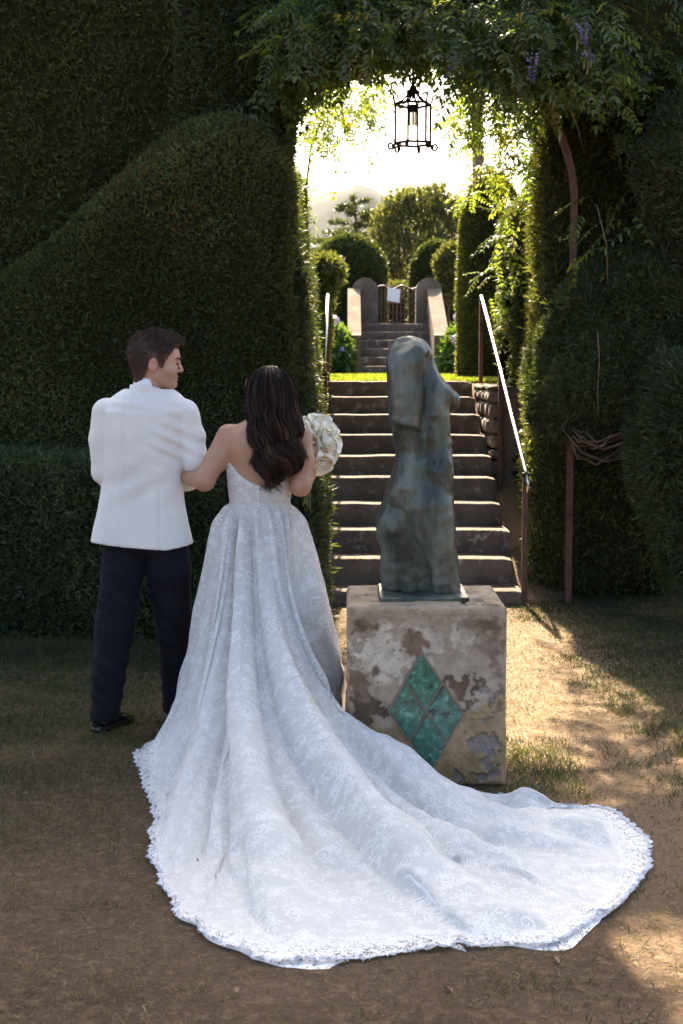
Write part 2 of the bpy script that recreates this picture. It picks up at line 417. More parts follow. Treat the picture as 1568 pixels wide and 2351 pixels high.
# mountain ridge
mx = np.linspace(-2600, 2600, 160); mv = np.linspace(0, 1, 26)
hpx = np.interp(800 + FPX * mx / 3000, [-2000, 100, 500, 700, 745, 800, 835, 862, 885, 950, 1100, 1500, 3600], [560, 470, 480, 457, 447, 434, 438, 450, 466, 486, 505, 470, 560])
mh = (850 - hpx) / FPX * 3000
A, B = np.meshgrid(mx, mv, indexing='ij'); H = mh[:, None] * (1 - np.abs(B * 2 - 1) ** 1.3)
nz = fbm(np.stack([A, B * 1800, 0 * A], -1).reshape(-1, 3), .004, 4).reshape(A.shape) - .5
H = H * (1 + .5 * nz * (np.abs(B - .5) > .03)) - 60 + 60 * (1 - np.abs(B * 2 - 1))
s = NT('mountain_scrub'); M_MOUNT = s.fin(s.ramp(s.noise(s.vec(), .01, 6), [(.35, (.03,.04,.035)), (.65, (.06,.065,.055))]), .95, spec=.05)
tag(put('mountain', mesh('mountain', np.stack([A, 2100 + B * 1800, H], -1).reshape(-1, 3), grid_faces(160, 26)), M_MOUNT), kind='structure')

# ------------------------------------------------------------------ long garden stair
STEP_Y = [1357, 1283, 1217.5, 1156, 1097, 1047, 999, 952, 912, 876]
STEP_D = [9.72 + .35 * i for i in range(10)]
STEP_Z = [P(800, y, d).z for y, d in zip(STEP_Y, STEP_D)]
def worn_block(x0, x1, y0, y1, z0, z1, seed, nx=26, amp=.007, bev=.014):
    """stone block with a rounded, uneven front edge; sections run along x"""
    rs = np.random.default_rng(seed); k = nx + 1; X = np.linspace(x0, x1, k)
    def wob(a): 
        w = rs.normal(size=k); w = np.convolve(np.pad(w, 2, 'edge'), [.15,.22,.26,.22,.15], 'valid'); return w * a
    wf, wt = wob(amp), wob(amp * .6); chip = np.where(rs.random(k) < .14, rs.random(k) * .016, 0)
    rings = []
    for i in range(k):
        e = .012 if i in (0, k - 1) else 0
        yf, zt, c = y0 + wf[i] + e, z1 + wt[i] - e, bev + chip[i]
        rings.append([(X[i], yf + .006, z0), (X[i], yf - .004, (z0+z1)/2), (X[i], yf, zt - c), (X[i], yf + c*.3, zt - c*.35), (X[i], yf + c, zt), (X[i], (y0+y1)/2, zt + .002), (X[i], y1, zt), (X[i], y1, z0)][::-1])
    mb = MB().loft(rings)
    return mb.me('step', True)
stair = thing('garden_stair', (.5, 9.72, 0), 'long weathered stone stair climbing behind the bronze torso', 'stair')
for i in range(10):
    z0 = STEP_Z[i-1] - .03 if i else -.1
    jx = random.Random(i).uniform(-.02, .02)
    y1 = STEP_D[i] + .40 if i < 9 else STEP_D[i] + .42
    me = worn_block(-.24 - jx, 1.19 + jx - (.008*i), STEP_D[i], y1, z0, STEP_Z[i], 40 + i)
    smooth_by_angle(me, 50); put('step', me, M_STEP, stair)

def rubble(parent, x0, x1, y0, y1, z0, z1, face, rs, size=.13):
    """rough stones stacked over a mortar bed, one object each"""
    z = z0
    while z < z1 - .03:
        h = min(size * rs.uniform(.7, 1.2), z1 - z); y = y0
        while y < y1 - .03:
            w = min(size * rs.uniform(.8, 1.9), y1 - y); o = rs.uniform(0, .025)
            mb = MB().box((x0 - (o if face < 0 else 0), y + .006, z + .006), (x1 + (o if face > 0 else 0), y + w - .006, z + h - .006), .022)
            V = np.array(mb.V); V += (vnoise(V, 17, 3)[:, None] - .5) * .022
            put('stone', smooth_by_angle(mesh('stone', V, mb.F), 60), M_WALL, parent); y += w
        z += h
wall = thing('stair_side_wall', (1.32, 12.2, .8), 'rough rubble wall edging the top right of the stair', 'wall')
put('mortar', MB().box((1.22, 11.5, -.1), (1.50, 13.35, STEP_Z[9] - .03)).me('mortar'), M_WALL, wall)
rubble(wall, 1.16, 1.24, 11.55, 13.3, .75, STEP_Z[9] - .02, -1, random.Random(5))

# ------------------------------------------------------------------ hand rails
def handrail(label, x, posts, lowend):
    t = thing('handrail', (x, posts[0][0], posts[0][1]), label, 'handrail', 'iron handrails of the stair')
    for (d, zb, zt) in posts:
        put('post', smooth_by_angle(MB().box((x - .019, d - .019, zb), (x + .019, d + .019, zt), .004).me('post')), M_RUST, t)
        put('clamp', MB().tube([(x, d, zt - .005), (x, d, zt + .02)], .024, 10).me('clamp', True), M_IRON, t)
    pts = []
    for k, (d, zb, zt) in enumerate(posts): pts.append((x, d, zt + .032))
    if lowend: pts = [(x + .01, posts[0][0] - .05, posts[0][2] - .12), (x + .008, posts[0][0] - .075, posts[0][2] - .05), (x + .004, posts[0][0] - .05, posts[0][2] + .005)] + pts
    pts.append((x, posts[-1][0] + .05, posts[-1][2] + .045))
    put('rail', MB().tube(pts, .0135, 10).me('rail', True), M_STEEL, t)
handrail('brown iron handrail with bright worn top rail on the right of the stair', 1.215,
         [(9.74, -.02, P(1213, 1092, 9.74).z), (11.4, .62, P(1147, 860, 11.4).z), (13.12, STEP_Z[9] - .02, P(1099, 690, 13.12).z)], True)
handrail('short stretch of handrail against the left hedge at the stair head', -.19,
         [(11.4, .62, P(1147, 860, 11.4).z), (13.12, STEP_Z[9] - .02, P(752, 688, 13.12).z)], False)

# ------------------------------------------------------------------ second stair with rounded pillars, gate
def wx(X, D): return P(X, 850, D).x
gst = thing('gate_stair', (wx(913, 24), 23.6, 1.53), 'short stone steps between sloping side walls below the iron gate', 'stair')
for i in range(6):
    put('step', smooth_by_angle(worn_block(wx(828, 23.6) - .02, wx(997, 23.6) + .02, 23.62 + .32*i, 24.05 + .32*i + (1.4 if i == 5 else 0), 1.50 + .15*i, 1.685 + .15*i, 70 + i, 16, .006, .02), 50), M_STEP, gst)
for sgn, (xa, xb) in ((-1, (wx(798, 23.5), wx(829, 23.5))), (1, (wx(996, 23.5), wx(1031, 23.5)))):
    zf, zb = P(800, 770, 23.5).z, P(800, 662, 25.7).z
    pr = [(23.45, 1.45), (23.45, zf - .06), (23.43, zf - .05), (23.43, zf), (23.6, zf + .04), (25.75, zb), (25.75, 1.45)]
    put('side_wall', MB().loft([[(x, y, z) for y, z in pr] for x in (xa, xb)]).me('side_wall'), M_FARWALL, gst)
for cx_, w, lab in ((838, .235, 'left round topped stucco pillar of the gate'), (984, .235, 'right round topped stucco pillar of the gate')):
    D = 25.8; x = wx(cx_, D); zt = P(800, 637, D).z; zs = zt - w
    pr = [(x - w, 1.4)] + [(x - w*math.cos(a), zs + w*math.sin(a)) for a in np.linspace(0, math.pi, 19)] + [(x + w, 1.4)]
    pil = thing('gate_pillar', (x, D + .15, 2.3), lab, 'pillar', 'gate pillars')
    put('slab', smooth_by_angle(MB().loft([[(px, y, pz) for px, pz in pr] for y in (D + .30, D)]).me('slab'), 40), M_WALL, pil)
gate = thing('iron_gate', (wx(911, 25.9), 25.93, 2.44), 'openwork iron gate with wavy top between two round pillars', 'gate')
gx0, gx1, gz0, gz1, gd = wx(866, 25.95), wx(956, 25.95), 2.45, P(800, 660, 25.95).z, 25.95
for k in range(11):
    x = gx0 + (gx1 - gx0) * k / 10; w = .016 if k in (0, 10, 5) else .009
    zt = gz1 + .03 * math.sin(k / 10 * 4 * math.pi)
    put('bar', MB().box((x - w, gd - w, gz0), (x + w, gd + w, zt)).me('bar'), M_RUST, gate)
for z in (gz0 + .02, gz0 + .2, gz0 + .38, gz1 - .17):
    put('crossbar', MB().box((gx0, gd - .014, z - .01), (gx1, gd + .006, z + .01)).me('crossbar'), M_RUST, gate)
put('top_rail', MB().tube([(gx0 + (gx1-gx0)*k/40, gd, gz1 + .03*math.sin(k/40*4*math.pi)) for k in range(41)], .016, 8).me('top_rail', True), M_RUST, gate)
c = P(904, 676, 25.9); M_PAPER = plain('white_paper', (.82,.84,.88), (.86,.87,.9), 5, .8)
Vp = []; 
for yy in (25.915, 25.913):
    for (a, b) in ((889, 690), (917, 695), (919, 664), (890, 660)): Vp.append(P(a, b, yy))
tag(put('paper_sheet', mesh('paper_sheet', Vp, [(0,1,2,3), (7,6,5,4), (0,4,5,1), (1,5,6,2), (2,6,7,3), (3,7,4,0)], False), M_PAPER), 'white paper sheet tied crookedly to the iron gate', 'paper')

# ------------------------------------------------------------------ clipped hedges and conifers
def sprigs(p, n, rs, L, W, up=.35, spread=.6, fans=3, tint=None):
    d = unit(n * .75 + rs.normal(size=p.shape) * spread + np.array([0, 0, up]))
    L = L * rs.uniform(.6, 1.35, len(p)) * np.where(rs.random(len(p)) < .02, 1.6, 1.0); t = rs.random(len(p)) if tint is None else tint
    out = [blades(p - n * .012, d, L, W, rs, t)]
    for k in range(fans - 1):
        dd = unit(d + rs.normal(size=p.shape) * .55); st = p + d * (L * rs.uniform(.15, .6, len(p)))[:, None]
        out.append(blades(st, dd, L * .62, W * .85, rs, np.clip(t + rs.normal(size=len(p)) * .08, 0, 1)))
    return join(out)
CAMP = np.array([0, 0, CAM_H])
def bush(name, label, cat, fn, lo, hi, h, count, L, W, mat, seed, base, up=.35, spread=.6, fans=3, rough=.05, rsc=3.0, facing=-.25, group=None, leafy=None, core=True, extra=None):
    rs = np.random.default_rng(seed)
    f2 = (lambda p: fn(p) + (fbm(p, rsc, 3, seed) - .5) * rough * 2) if rough else fn
    V, Q = nets(f2, lo, hi, h)
    p, n = sample(V, Q, int(count * 1.6), rs)
    keep = ((n * unit(CAMP - p)).sum(1) > facing) | (rs.random(len(p)) < .12)
    p, n = p[keep][:count], n[keep][:count]
    tint = np.clip(fbm(p, 1.7, 3, seed + 5) * .75 + .5 * (rs.random(len(p)) - .5) + .1, 0, .97)
    tint = np.where((fbm(p, 2.6, 2, seed + 9) > .74) & (rs.random(len(p)) < .12), 1.0, tint)
    if leafy: Vb, Fb, Tb = leafy(p, n, rs, tint)
    else: Vb, Fb, Tb = sprigs(p, n, rs, L, W, up, spread, fans, tint)
    t = thing(name, base, label, cat, group)
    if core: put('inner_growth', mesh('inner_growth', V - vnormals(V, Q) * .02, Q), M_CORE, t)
    tag(put('foliage', mesh('foliage', Vb, Fb, True, {'tint': Tb}), mat, t), kind='stuff')
    return t

def f_wall(p):
    a = rbox(p, (-2.7, 10.5, 2.9), (2.05, .75, 3.4), .25)
    b = rbox(p, (-3.2, 12.5, 2.8), (2.55, 2.2, 3.2), .3)
    return smin(a, b, .2)
bush('clipped_hedge', 'tall dark clipped hedge wall filling the top left', 'hedge', f_wall, (-5.2, 9.6, 0), (-.4, 12.0, 6.5), .09, 95000, .050, .017, M_HEDGE, 11, (-2.7, 10.4, 0), rough=.05)
def f_mound(p):
    x = p[:, 0]
    top = np.interp(x, [-5, -2.3, -1.95, -1.4, -1.1, -.9, -.66, -.5], [1.3, 2.20, 2.45, 2.95, 3.18, 3.26, 3.27, 3.22])
    q = np.stack([np.maximum(np.abs(x + 2.6) - 1.80, 0), p[:, 1] - 9.55, np.maximum(p[:, 2] - (top - .42), 0)], 1)
    return np.sqrt(q[:, 0]**2 + (q[:, 1])**2 * 1.0 + q[:, 2]**2) - .42
bush('clipped_hedge', 'rounded buttress hedge with a sloping top behind the man', 'hedge', f_mound, (-5, 8.9, -.1), (-.1, 10.3, 3.6), .07, 66000, .043, .0125, M_HEDGE, 12, (-2.3, 9.5, 0), rough=.03, group=None)
def f_low(p):
    d = rbox(p, (-2.4, 9.0, .35), (2.2, .55, .73), .22)
    return d
bush('clipped_hedge', 'low thick hedge at knee to waist height behind the couple', 'hedge', f_low, (-5, 8.2, -.1), (.1, 9.9, 1.5), .07, 42000, .062, .013, M_JUNIPER, 13, (-2.3, 9.0, 0), rough=.09, rsc=2.2)
def f_jamb(p):
    x = p[:, 0]; z = p[:, 2]
    xr = np.interp(z, [0, 1.2, 2.2, 3.0, 3.5, 4.2], [-.28, -.26, -.37, -.47, -.44, -.22])
    d = rbox(p, (-.95, 11.3, 2.0), (3.0, 1.65, 2.4), .2)
    d = smax(d, (z - np.interp(p[:, 1], [10.3, 11.0], [4.6, 3.25])) * .8, .15)
    return smax(d, x - xr, .08)
bush('clipped_hedge', 'rough cypress side of the arch left of the stair', 'hedge', f_jamb, (-1.2, 9.5, -.1), (.3, 13.1, 4.5), .07, 60000, .075, .014, M_JUNIPER, 14, (-.7, 11.2, 0), rough=.10, rsc=3.5, spread=.7)
def f_rcol(p):
    z = p[:, 2]
    xl = np.interp(z, [0, .35, .8, 1.4, 2.0, 2.6, 3.3], [1.38, 1.35, 1.34, 1.38, 1.37, 1.38, 1.42])
    d = rbox(p, (1.75, 11.75, 1.7), (.6, 1.75, 1.75), .25)
    d = smin(d, rbox(p, (1.62, 10.5, 1.0), (.27, .35, 1.0), .2), .15)
    return smax(d, xl * np.maximum(p[:, 1], 10.4) / 10.6 - p[:, 0], .08)
bush('cypress_hedge', 'sunlit upright cypress hedge along the right of the stair', 'hedge', f_rcol, (1.0, 9.9, -.1), (2.5, 13.7, 3.7), .07, 60000, .07, .012, M_HEDGE, 15, (1.6, 11.2, 0), up=1.0, rough=.10, rsc=4, facing=-1.1)
def f_rdark(p):
    d = rbox(p, (2.0, 11.3, 1.6), (.48, .7, 1.9), .25)
    d = smin(d, rbox(p, (2.6, 12.1, 1.4), (1.3, .6, 1.6), .3), .2)
    return d
bush('cypress_hedge', 'dark hedge behind the brown arch post on the right', 'hedge', f_rdark, (1.3, 10.3, -.1), (4.2, 12.9, 3.6), .08, 40000, .07, .013, M_JUNIPER, 16, (2.2, 11.4, 0), rough=.12)
def f_con(p):
    d = ell(p, (2.02, 11.3, 3.1), (.55, .6, 2.3)); d = smin(d, ell(p, (2.75, 11.7, 2.9), (.42, .6, 2.4)), .1)
    return d
bush('conifer', 'upright dark conifer inside the right curve of the arch', 'conifer', f_con, (1.2, 10.5, .6), (3.4, 12.5, 5.6), .08, 36000, .085, .014, M_JUNIPER, 17, (2.05, 11.3, .6), up=1.2, rough=.14, rsc=4)
def f_jun(p):
    d = ell(p, P(1420, 815, 9.8), (.50, .6, .55)); d = smin(d, ell(p, P(1330, 905, 9.9), (.32, .5, .32)), .12)
    d = smin(d, ell(p, P(1480, 690, 9.7), (.42, .5, .28)), .1); d = smin(d, ell(p, P(1290, 850, 10.2), (.22, .4, .3)), .1)
    d = smin(d, ell(p, P(1600, 760, 9.8), (.4, .6, .6)), .1)
    return d
jun = bush('juniper_bush', 'spreading juniper overhanging bare branches on the right', 'juniper', f_jun, (1.0, 8.8, .6), (3.4, 11.0, 3.0), .07, 46000, .075, .012, M_JUNIPER, 18, P(1440, 1000, 9.9), up=.5, rough=.14, rsc=4.5, spread=.7)
def f_jun2(p):
    d = ell(p, P(1570, 985, 9.0), (.26, .45, .42)); d = smin(d, ell(p, P(1545, 1120, 9.2), (.18, .3, .28)), .1)
    return smin(d, ell(p, P(1640, 1100, 9.1), (.4, .5, .7)), .1)
bush('juniper_bush', 'drooping blue green juniper at the right edge of the picture', 'juniper', f_jun2, (1.6, 8.2, .2), (3.2, 10.0, 2.2), .06, 24000, .085, .012, M_JUNIPER, 19, P(1600, 1200, 9.1), up=.2, rough=.14, rsc=4.5, spread=.7)
def f_jun3(p):
    d = ell(p, P(1575, 400, 9.4), (.26, .4, .45)); d = smin(d, ell(p, P(1545, 520, 9.5), (.16, .3, .3)), .1)
    return smin(d, ell(p, P(1660, 480, 9.5), (.4, .5, .8)), .1)
bush('conifer', 'conifer clump at the right edge beside bright sky gaps', 'conifer', f_jun3, (1.7, 8.8, 2.0), (3.3, 10.2, 4.0), .06, 20000, .07, .012, M_JUNIPER, 20, P(1620, 620, 9.5), up=.9, rough=.12, rsc=4.5)
# bare juniper branches below the overhang
rb = random.Random(8); trunk0 = Vector((2.75, 10.4, 0))
put('trunk', MB().tube([trunk0, (2.62, 10.35, .45), (2.4, 10.2, .85), (2.25, 10.1, 1.1), (2.1, 10.0, 1.35)], [.07, .06, .05, .04, .02], 8).me('trunk', True), M_BARK, jun)
for k in range(16):
    a = P(rb.uniform(1370, 1450), rb.uniform(985, 1040), 9.55); b = P(rb.uniform(1325, 1365), rb.uniform(980, 1025), 9.5); c_ = P(rb.uniform(1270, 1310), rb.uniform(915, 985), 9.6)
    sag = rb.uniform(-.02, .10); b = b - Vector((0, rb.uniform(-.2, .1), sag)); a = a + Vector((rb.uniform(-.1, .2), rb.uniform(-.2, .3), rb.uniform(-.08, .1)))
    put('branch', MB().tube([a + Vector((.15, .25, .15)), a, (a + b) / 2 - Vector((0, 0, sag * .8)), b, c_, c_ + Vector((-.05, .1, .14))], [.013, .010, .009, .008, .006, .003], 5).me('branch', True), M_BARK, jun)
for k in range(9):
    a = P(rb.uniform(1480, 1510), rb.uniform(800, 850), 9.5); b = P(rb.uniform(1430, 1470), rb.uniform(765, 810), 9.42); c_ = P(rb.uniform(1385, 1420), rb.uniform(730, 790), 9.5)
    put('branch', MB().tube([a + Vector((.05, .2, -.1)), a, b, c_], [.012, .010, .007, .003], 5).me('branch', True), M_BARK, jun)

# the air between here and the mountain
hz = NT('pale_haze'); hz.n.remove(hz.b); pv = hz.node('VolumePrincipled'); pv.inputs['Color'].default_value = (.86,.90,.96,1); pv.inputs['Density'].default_value = .000018; pv.inputs['Anisotropy'].default_value = 0.0
hz.t.links.new(pv.outputs[0], hz.out.inputs['Volume'])
tag(put('haze', MB().box((-3200, -260, -75), (3200, 4300, 640)).me('haze'), hz.m), kind='stuff')
# ------------------------------------------------------------------ planting beyond the stair
def leafy_small(L, W, fold=.2):
    def fn(p, n, rs, tint):
        d = unit(n * .5 + rs.normal(size=p.shape) * .7 + np.array([0, 0, .1])); q = p + n * (rs.random(len(p)) * .06)[:, None]
        return leaves(q, d, unit(n + rs.normal(size=p.shape) * .8), L * rs.uniform(.7, 1.3, len(p)), W * rs.uniform(.7, 1.2, len(p)), rs, tint, fold)
    return fn
def leafy_tree(L, W):
    def fn(p, n, rs, tint):
        q = p - n * (rs.random(len(p)) ** 2 * .9)[:, None] + n * (rs.random(len(p)) * .25)[:, None]
        d = unit(n * .3 + rs.normal(size=p.shape) * .5 + np.array([0, 0, .8]))
        return leaves(q, d, unit(rs.normal(size=p.shape)), L * rs.uniform(.7, 1.5, len(p)), W * rs.uniform(.7, 1.2, len(p)), rs, tint, .2)
    return fn
M_AIRY = leaf_mat('airy_tree_leaf', [(0, (.055,.07,.028)), (.6, (.10,.12,.05)), (1, (.16,.17,.08))], .45, (2.0,1.8,.7))
def topiary(label, X, D, half, Ytop, zb, seed, n=16000, sq=1.0):
    x = wx(X, D); zt = P(800, Ytop, D).z
    def fn(p):
        q = p - np.array([x, D, 0]); r = np.sqrt(q[:, 0]**2 + q[:, 1]**2); z = p[:, 2] - (zt - half * sq)
        return np.sqrt(r**2 + (np.maximum(z, 0) / sq)**2) - half
    return bush('round_topiary', label, 'topiary', fn, (x - half - .3, D - half - .3, zb), (x + half + .3, D + half + .3, zt + .2), .12, n, .09, .03, M_TOPIARY, seed, (x, D, zb), rough=.05, rsc=2.5, facing=-1.1)
topiary('round topped clipped topiary left of the gate', 801, 28.5, .70, 545, 2.3, 31, sq=1.0)
topiary('smaller round topped topiary right of the gate', 1000, 30, .50, 556, 2.3, 32, sq=1.25)
# tall dark column
def f_col(p):
    x = wx(1124, 15.5); q = p - np.array([x, 15.5, 0]); r = np.sqrt(q[:, 0]**2 + q[:, 1]**2)
    w = np.interp(p[:, 2], [1.4, 1.6, 2.6, 3.2, 3.55, 3.75], [.30, .33, .345, .32, .22, .01]); return (r - w)
bush('column_cypress', 'smooth dark column cypress at the right of the upper lawn', 'cypress', f_col, (.9, 14.9, 1.4), (2.2, 16.2, 4.0), .07, 26000, .05, .013, M_HEDGE, 33, (wx(1124, 15.5), 15.5, 1.5), up=1.0, rough=.02, facing=-1.1)
# broad sunlit tree and cedar far behind
def f_broad(p):
    D = 60; d = None
    for X, Y, r in ((905, 540, 1.1), (950, 520, 1.25), (1000, 515, 1.2), (1040, 530, 1.0), (960, 600, 1.7), (900, 620, 1.2), (1020, 600, 1.5), (925, 490, .55), (985, 480, .5), (1035, 490, .5)):
        e = ell(p, P(X, Y, D), (r * .8, r, r * 1.15)); d = e if d is None else smin(d, e, .3)
    return d
t = bush('broad_tree', 'broad hazy sunlit tree behind the gate', 'tree', f_broad, (0, 57, 3), (6, 63, 10.5), .22, 15000, .3, .1, M_AIRY, 34, (wx(960, 60), 60, 2.3), rough=.6, rsc=1.3, facing=-1.1, leafy=leafy_tree(.24, .09), core=False)
put('trunk', MB().tube([(wx(960, 60), 60, 2.2), (wx(955, 60), 60, 4.5), (wx(960, 60), 60, 6.5)], [.25, .18, .08], 8).me('trunk', True), M_BARK, t)
rs = np.random.default_rng(35); ced = thing('cedar_tree', (wx(820, 85), 85, 2.0), 'layered cedar tree in front of the hazy mountain', 'tree')
cx0 = wx(815, 85); put('trunk', MB().tube([(cx0, 85, 1.5), (cx0 + .1, 85, 7), (cx0, 85, P(0, 455, 85).z)], [.35, .2, .03], 8).me('trunk', True), M_BARK, ced)
parts = []
for k in range(46):
    z = 4.0 + 7.6 * (k / 46) ** .9; a = rs.uniform(0, 6.28); L = np.interp(z, [4, 7, 11.6], [4.2, 3.8, .7]) * rs.uniform(.7, 1.1)
    dr = np.array([math.cos(a), math.sin(a), .1]); st = np.array([cx0, 85, z]); en = st + dr * L
    put('branch', MB().tube([st, (st + en) / 2 + [0, 0, .12], en], [.05, .03, .01], 5).me('branch', True), M_BARK, ced)
    m = int(150 * L); u = rs.uniform(.25, 1.05, m); sd = np.array([-dr[1], dr[0], 0])
    q = st + dr * L * u[:, None] + sd * (rs.normal(size=m) * .32 * L * .4)[:, None] + np.stack([0*u, 0*u, .12 + rs.normal(size=m) * .07 - .2 * (u - .5)**2], 1)
    parts.append(blades(q, unit(dr * .6 + rs.normal(size=(m, 3)) * .6 + [0, 0, .15]), rs.uniform(.15, .35, m), .075, rs, np.clip(rs.random(m) * .6, 0, 1)))
V_, F_, T_ = join(parts); tag(put('foliage', mesh('foliage', V_, F_, True, {'tint': T_}), M_TOPIARY, ced), kind='stuff')
# low hedge row far back, closing the view
def f_row(p): return rbox(p, (2, 45, 2.9), (14, 1.0, 1.25), .5)
bush('far_hedge', 'low far hedge glimpsed between the topiaries', 'hedge', f_row, (-13, 43.5, 1.8), (17, 46.5, 4.6), .3, 16000, .2, .07, M_FAR, 36, (2, 45, 2.3), rough=.35, rsc=1.2, facing=-1.1)
# loose shrubs in the sun
def f_sl(p):
    d = ell(p, P(742, 628, 17.5), (.20, .4, .13)); d = smin(d, ell(p, P(722, 690, 17.5), (.16, .4, .22)), .1); return smin(d, ell(p, P(715, 780, 17.5), (.16, .4, .42)), .1)
bush('loose_shrub', 'pale feathery shrub beyond the left hedge edge', 'shrub', f_sl, (-1.0, 16.8, 1.4), (.3, 18.2, 3.2), .09, 5000, .16, .03, M_FAR, 37, (wx(735, 17.5), 17.5, 1.5), rough=.1, rsc=4, facing=-1.1, leafy=leafy_small(.11, .035))
def f_sr(p):
    d = ell(p, P(1036, 612, 27.6), (.18, .3, .40)); return smin(d, ell(p, P(1026, 655, 27.6), (.15, .3, .2)), .1)
t = bush('loose_shrub', 'bright yellow green shrub between gate and column cypress', 'shrub', f_sr, (1.0, 26.9, 2.3), (3.0, 28.3, 4.6), .09, 2600, .16, .05, M_FAR, 38, (wx(1035, 27.6), 27.6, 2.38), rough=.22, rsc=4, facing=-1.1, leafy=leafy_small(.14, .06), core=False)
for a, b in ((1015, 690), (1045, 660), (1000, 720)):
    put('branch', MB().tube([(wx(1030, 27.6), 27.6, 2.38), P(1030, 720, 27.6), P(1028 + (a - 1015) * .4, b, 27.6), P(1030 + (a - 1015) * .6, b - 60, 27.6)], [.02, .016, .012, .005], 6).me('branch', True), M_BARK, t)
# hydrangeas beside the gate stair
def hydrangea(label, X, D, heads, seed, dx):
    x = wx(X, D)
    def fn(p): return smin(ell(p, (x, D, 1.72), (.20, .4, .36)), ell(p, (x + dx, D + .2, 2.0), (.18, .4, .32)), .15)
    t = bush('hydrangea_bush', label, 'hydrangea', fn, (x - 1, D - .7, 1.45), (x + 1, D + .9, 2.7), .09, 2600, .1, .07, M_HYD, seed, (x, D, 1.53), rough=.1, rsc=4, facing=-.6, leafy=leafy_small(.15, .10), group='hydrangeas flanking the gate stair')
    rs = np.random.default_rng(seed)
    for (hx, hy, r) in heads:
        c = np.array(P(hx, hy, D - .35)); d = unit(rs.normal(size=(150, 3)))
        V, F, T = leaves(c + d * r * .8, unit(np.cross(d, rs.normal(size=d.shape)) + d * .35), d, r * .42, r * .34, rs, rs.random(150), .05)
        put('flower_head', mesh('flower_head', V, F, True, {'tint': T}), M_PETAL, t)
hydrangea('hydrangea bush with mauve heads left of the gate stair', 768, 23.2, [(768, 735, .085), (786, 806, .085), (773, 838, .07)], 41, -.05)
hydrangea('hydrangea bush with blue heads right of the gate stair', 1056, 23.2, [(1052, 727, .075), (1047, 780, .09), (1062, 760, .06)], 42, .05)
# tree trunk rising behind the right of the arch, its crown above the picture
tt = thing('garden_tree', (wx(1098, 19), 19, 1.5), 'tree with bare reddish trunk rising behind the right of the arch', 'tree')
put('trunk', MB().tube([(wx(1112, 19), 19, 1.5), P(1105, 520, 19), P(1098, 380, 19), P(1096, 250, 19), P(1125, 100, 19), (2.9, 19.3, 6.4)], [.11, .1, .085, .075, .06, .03], 10).me('trunk', True), plain('reddish_bark', (.10,.065,.05), (.2,.14,.115), 14, .95, bump=.6, bsc=30), tt)
rs = np.random.default_rng(44); q = np.array([3.2, 19.4, 6.6]) + unit(rs.normal(size=(3000, 3))) * (rs.random((3000, 1)) ** .4) * [1.1, 1.2, 1.0]
V_, F_, T_ = leaves(q, rs.normal(size=q.shape), rs.normal(size=q.shape), .14, .07, rs); tag(put('crown', mesh('crown', V_, F_, True, {'tint': T_}), M_FAR, tt), kind='stuff')
# lawn blades on the upper terrace
rs = np.random.default_rng(45); n = 30000; x = rs.uniform(-.35, 2.1, n); y = 13.38 + 10.2 * rs.random(n) ** 1.6
p = np.stack([x, y, ground_z(x, y)], 1); d = np.stack([rs.normal(size=n) * .35, rs.normal(size=n) * .35, np.ones(n)], 1)
V_, F_, T_ = blades(p, d, rs.uniform(.03, .06, n), .007, rs)
tag(put('lawn_grass', mesh('lawn_grass', V_, F_, True, {'tint': T_}), M_LAWNB), 'sunlit mown grass on the upper terrace', 'grass', kind='stuff')
# ------------------------------------------------------------------ iron arch, wisteria, lantern
AX0, AX1, AD = wx(591, 9.8), wx(1312, 9.8), 9.8
arch = thing('iron_arch', ((AX0 + AX1) / 2, AD, 0), 'rust brown iron hoop arch carrying the vine over the stair', 'arch')
acx = (AX0 + AX1) / 2; arad = (AX1 - AX0) / 2; zsp = P(0, 470, AD).z
def flatbar(pts, w, th):
    """flat bar: w across, th in depth, following pts in the x z plane"""
    rings = []
    for i, p in enumerate(pts):
        t = (Vector(pts[min(i+1, len(pts)-1)]) - Vector(pts[max(i-1, 0)])).normalized(); n = Vector((t.z, 0, -t.x))
        p = Vector(p); e = Vector((0, th, 0))
        rings.append([p - n*w - e, p + n*w - e, p + n*w + e, p - n*w + e])
    return MB().loft(rings)
for d0 in (0.0, .8):
    hoop = [(acx + arad * 1.0 * math.cos(a), AD + d0, zsp + arad * 1.02 * math.sin(a)) for a in np.linspace(0, math.pi, 41)]
    put('hoop', flatbar(hoop, .024, .019).me('hoop'), M_RUST, arch)
    for x in (AX0, AX1):
        o = put('post', smooth_by_angle(MB().box((x - .024, AD + d0 - .019, -.02), (x + .024, AD + d0 + .019, zsp), .004).me('post')), M_RUST, arch)
        for z in (.62, 1.45): put('bolt', MB().lathe([(.008, 0), (.008, .006), (.004, .009)], (0, 0, 0), 8).me('bolt'), M_IRON, o, loc=(x, AD + d0 - .019, z), rot=(R(90), 0, 0))
for a in np.linspace(.25, math.pi - .25, 7):
    x, z = acx + arad * math.cos(a), zsp + arad * 1.02 * math.sin(a) - .03
    put('tie_bar', MB().box((x - .01, AD, z - .01), (x + .01, AD + .8, z + .01)).me('tie_bar'), M_RUST, arch)

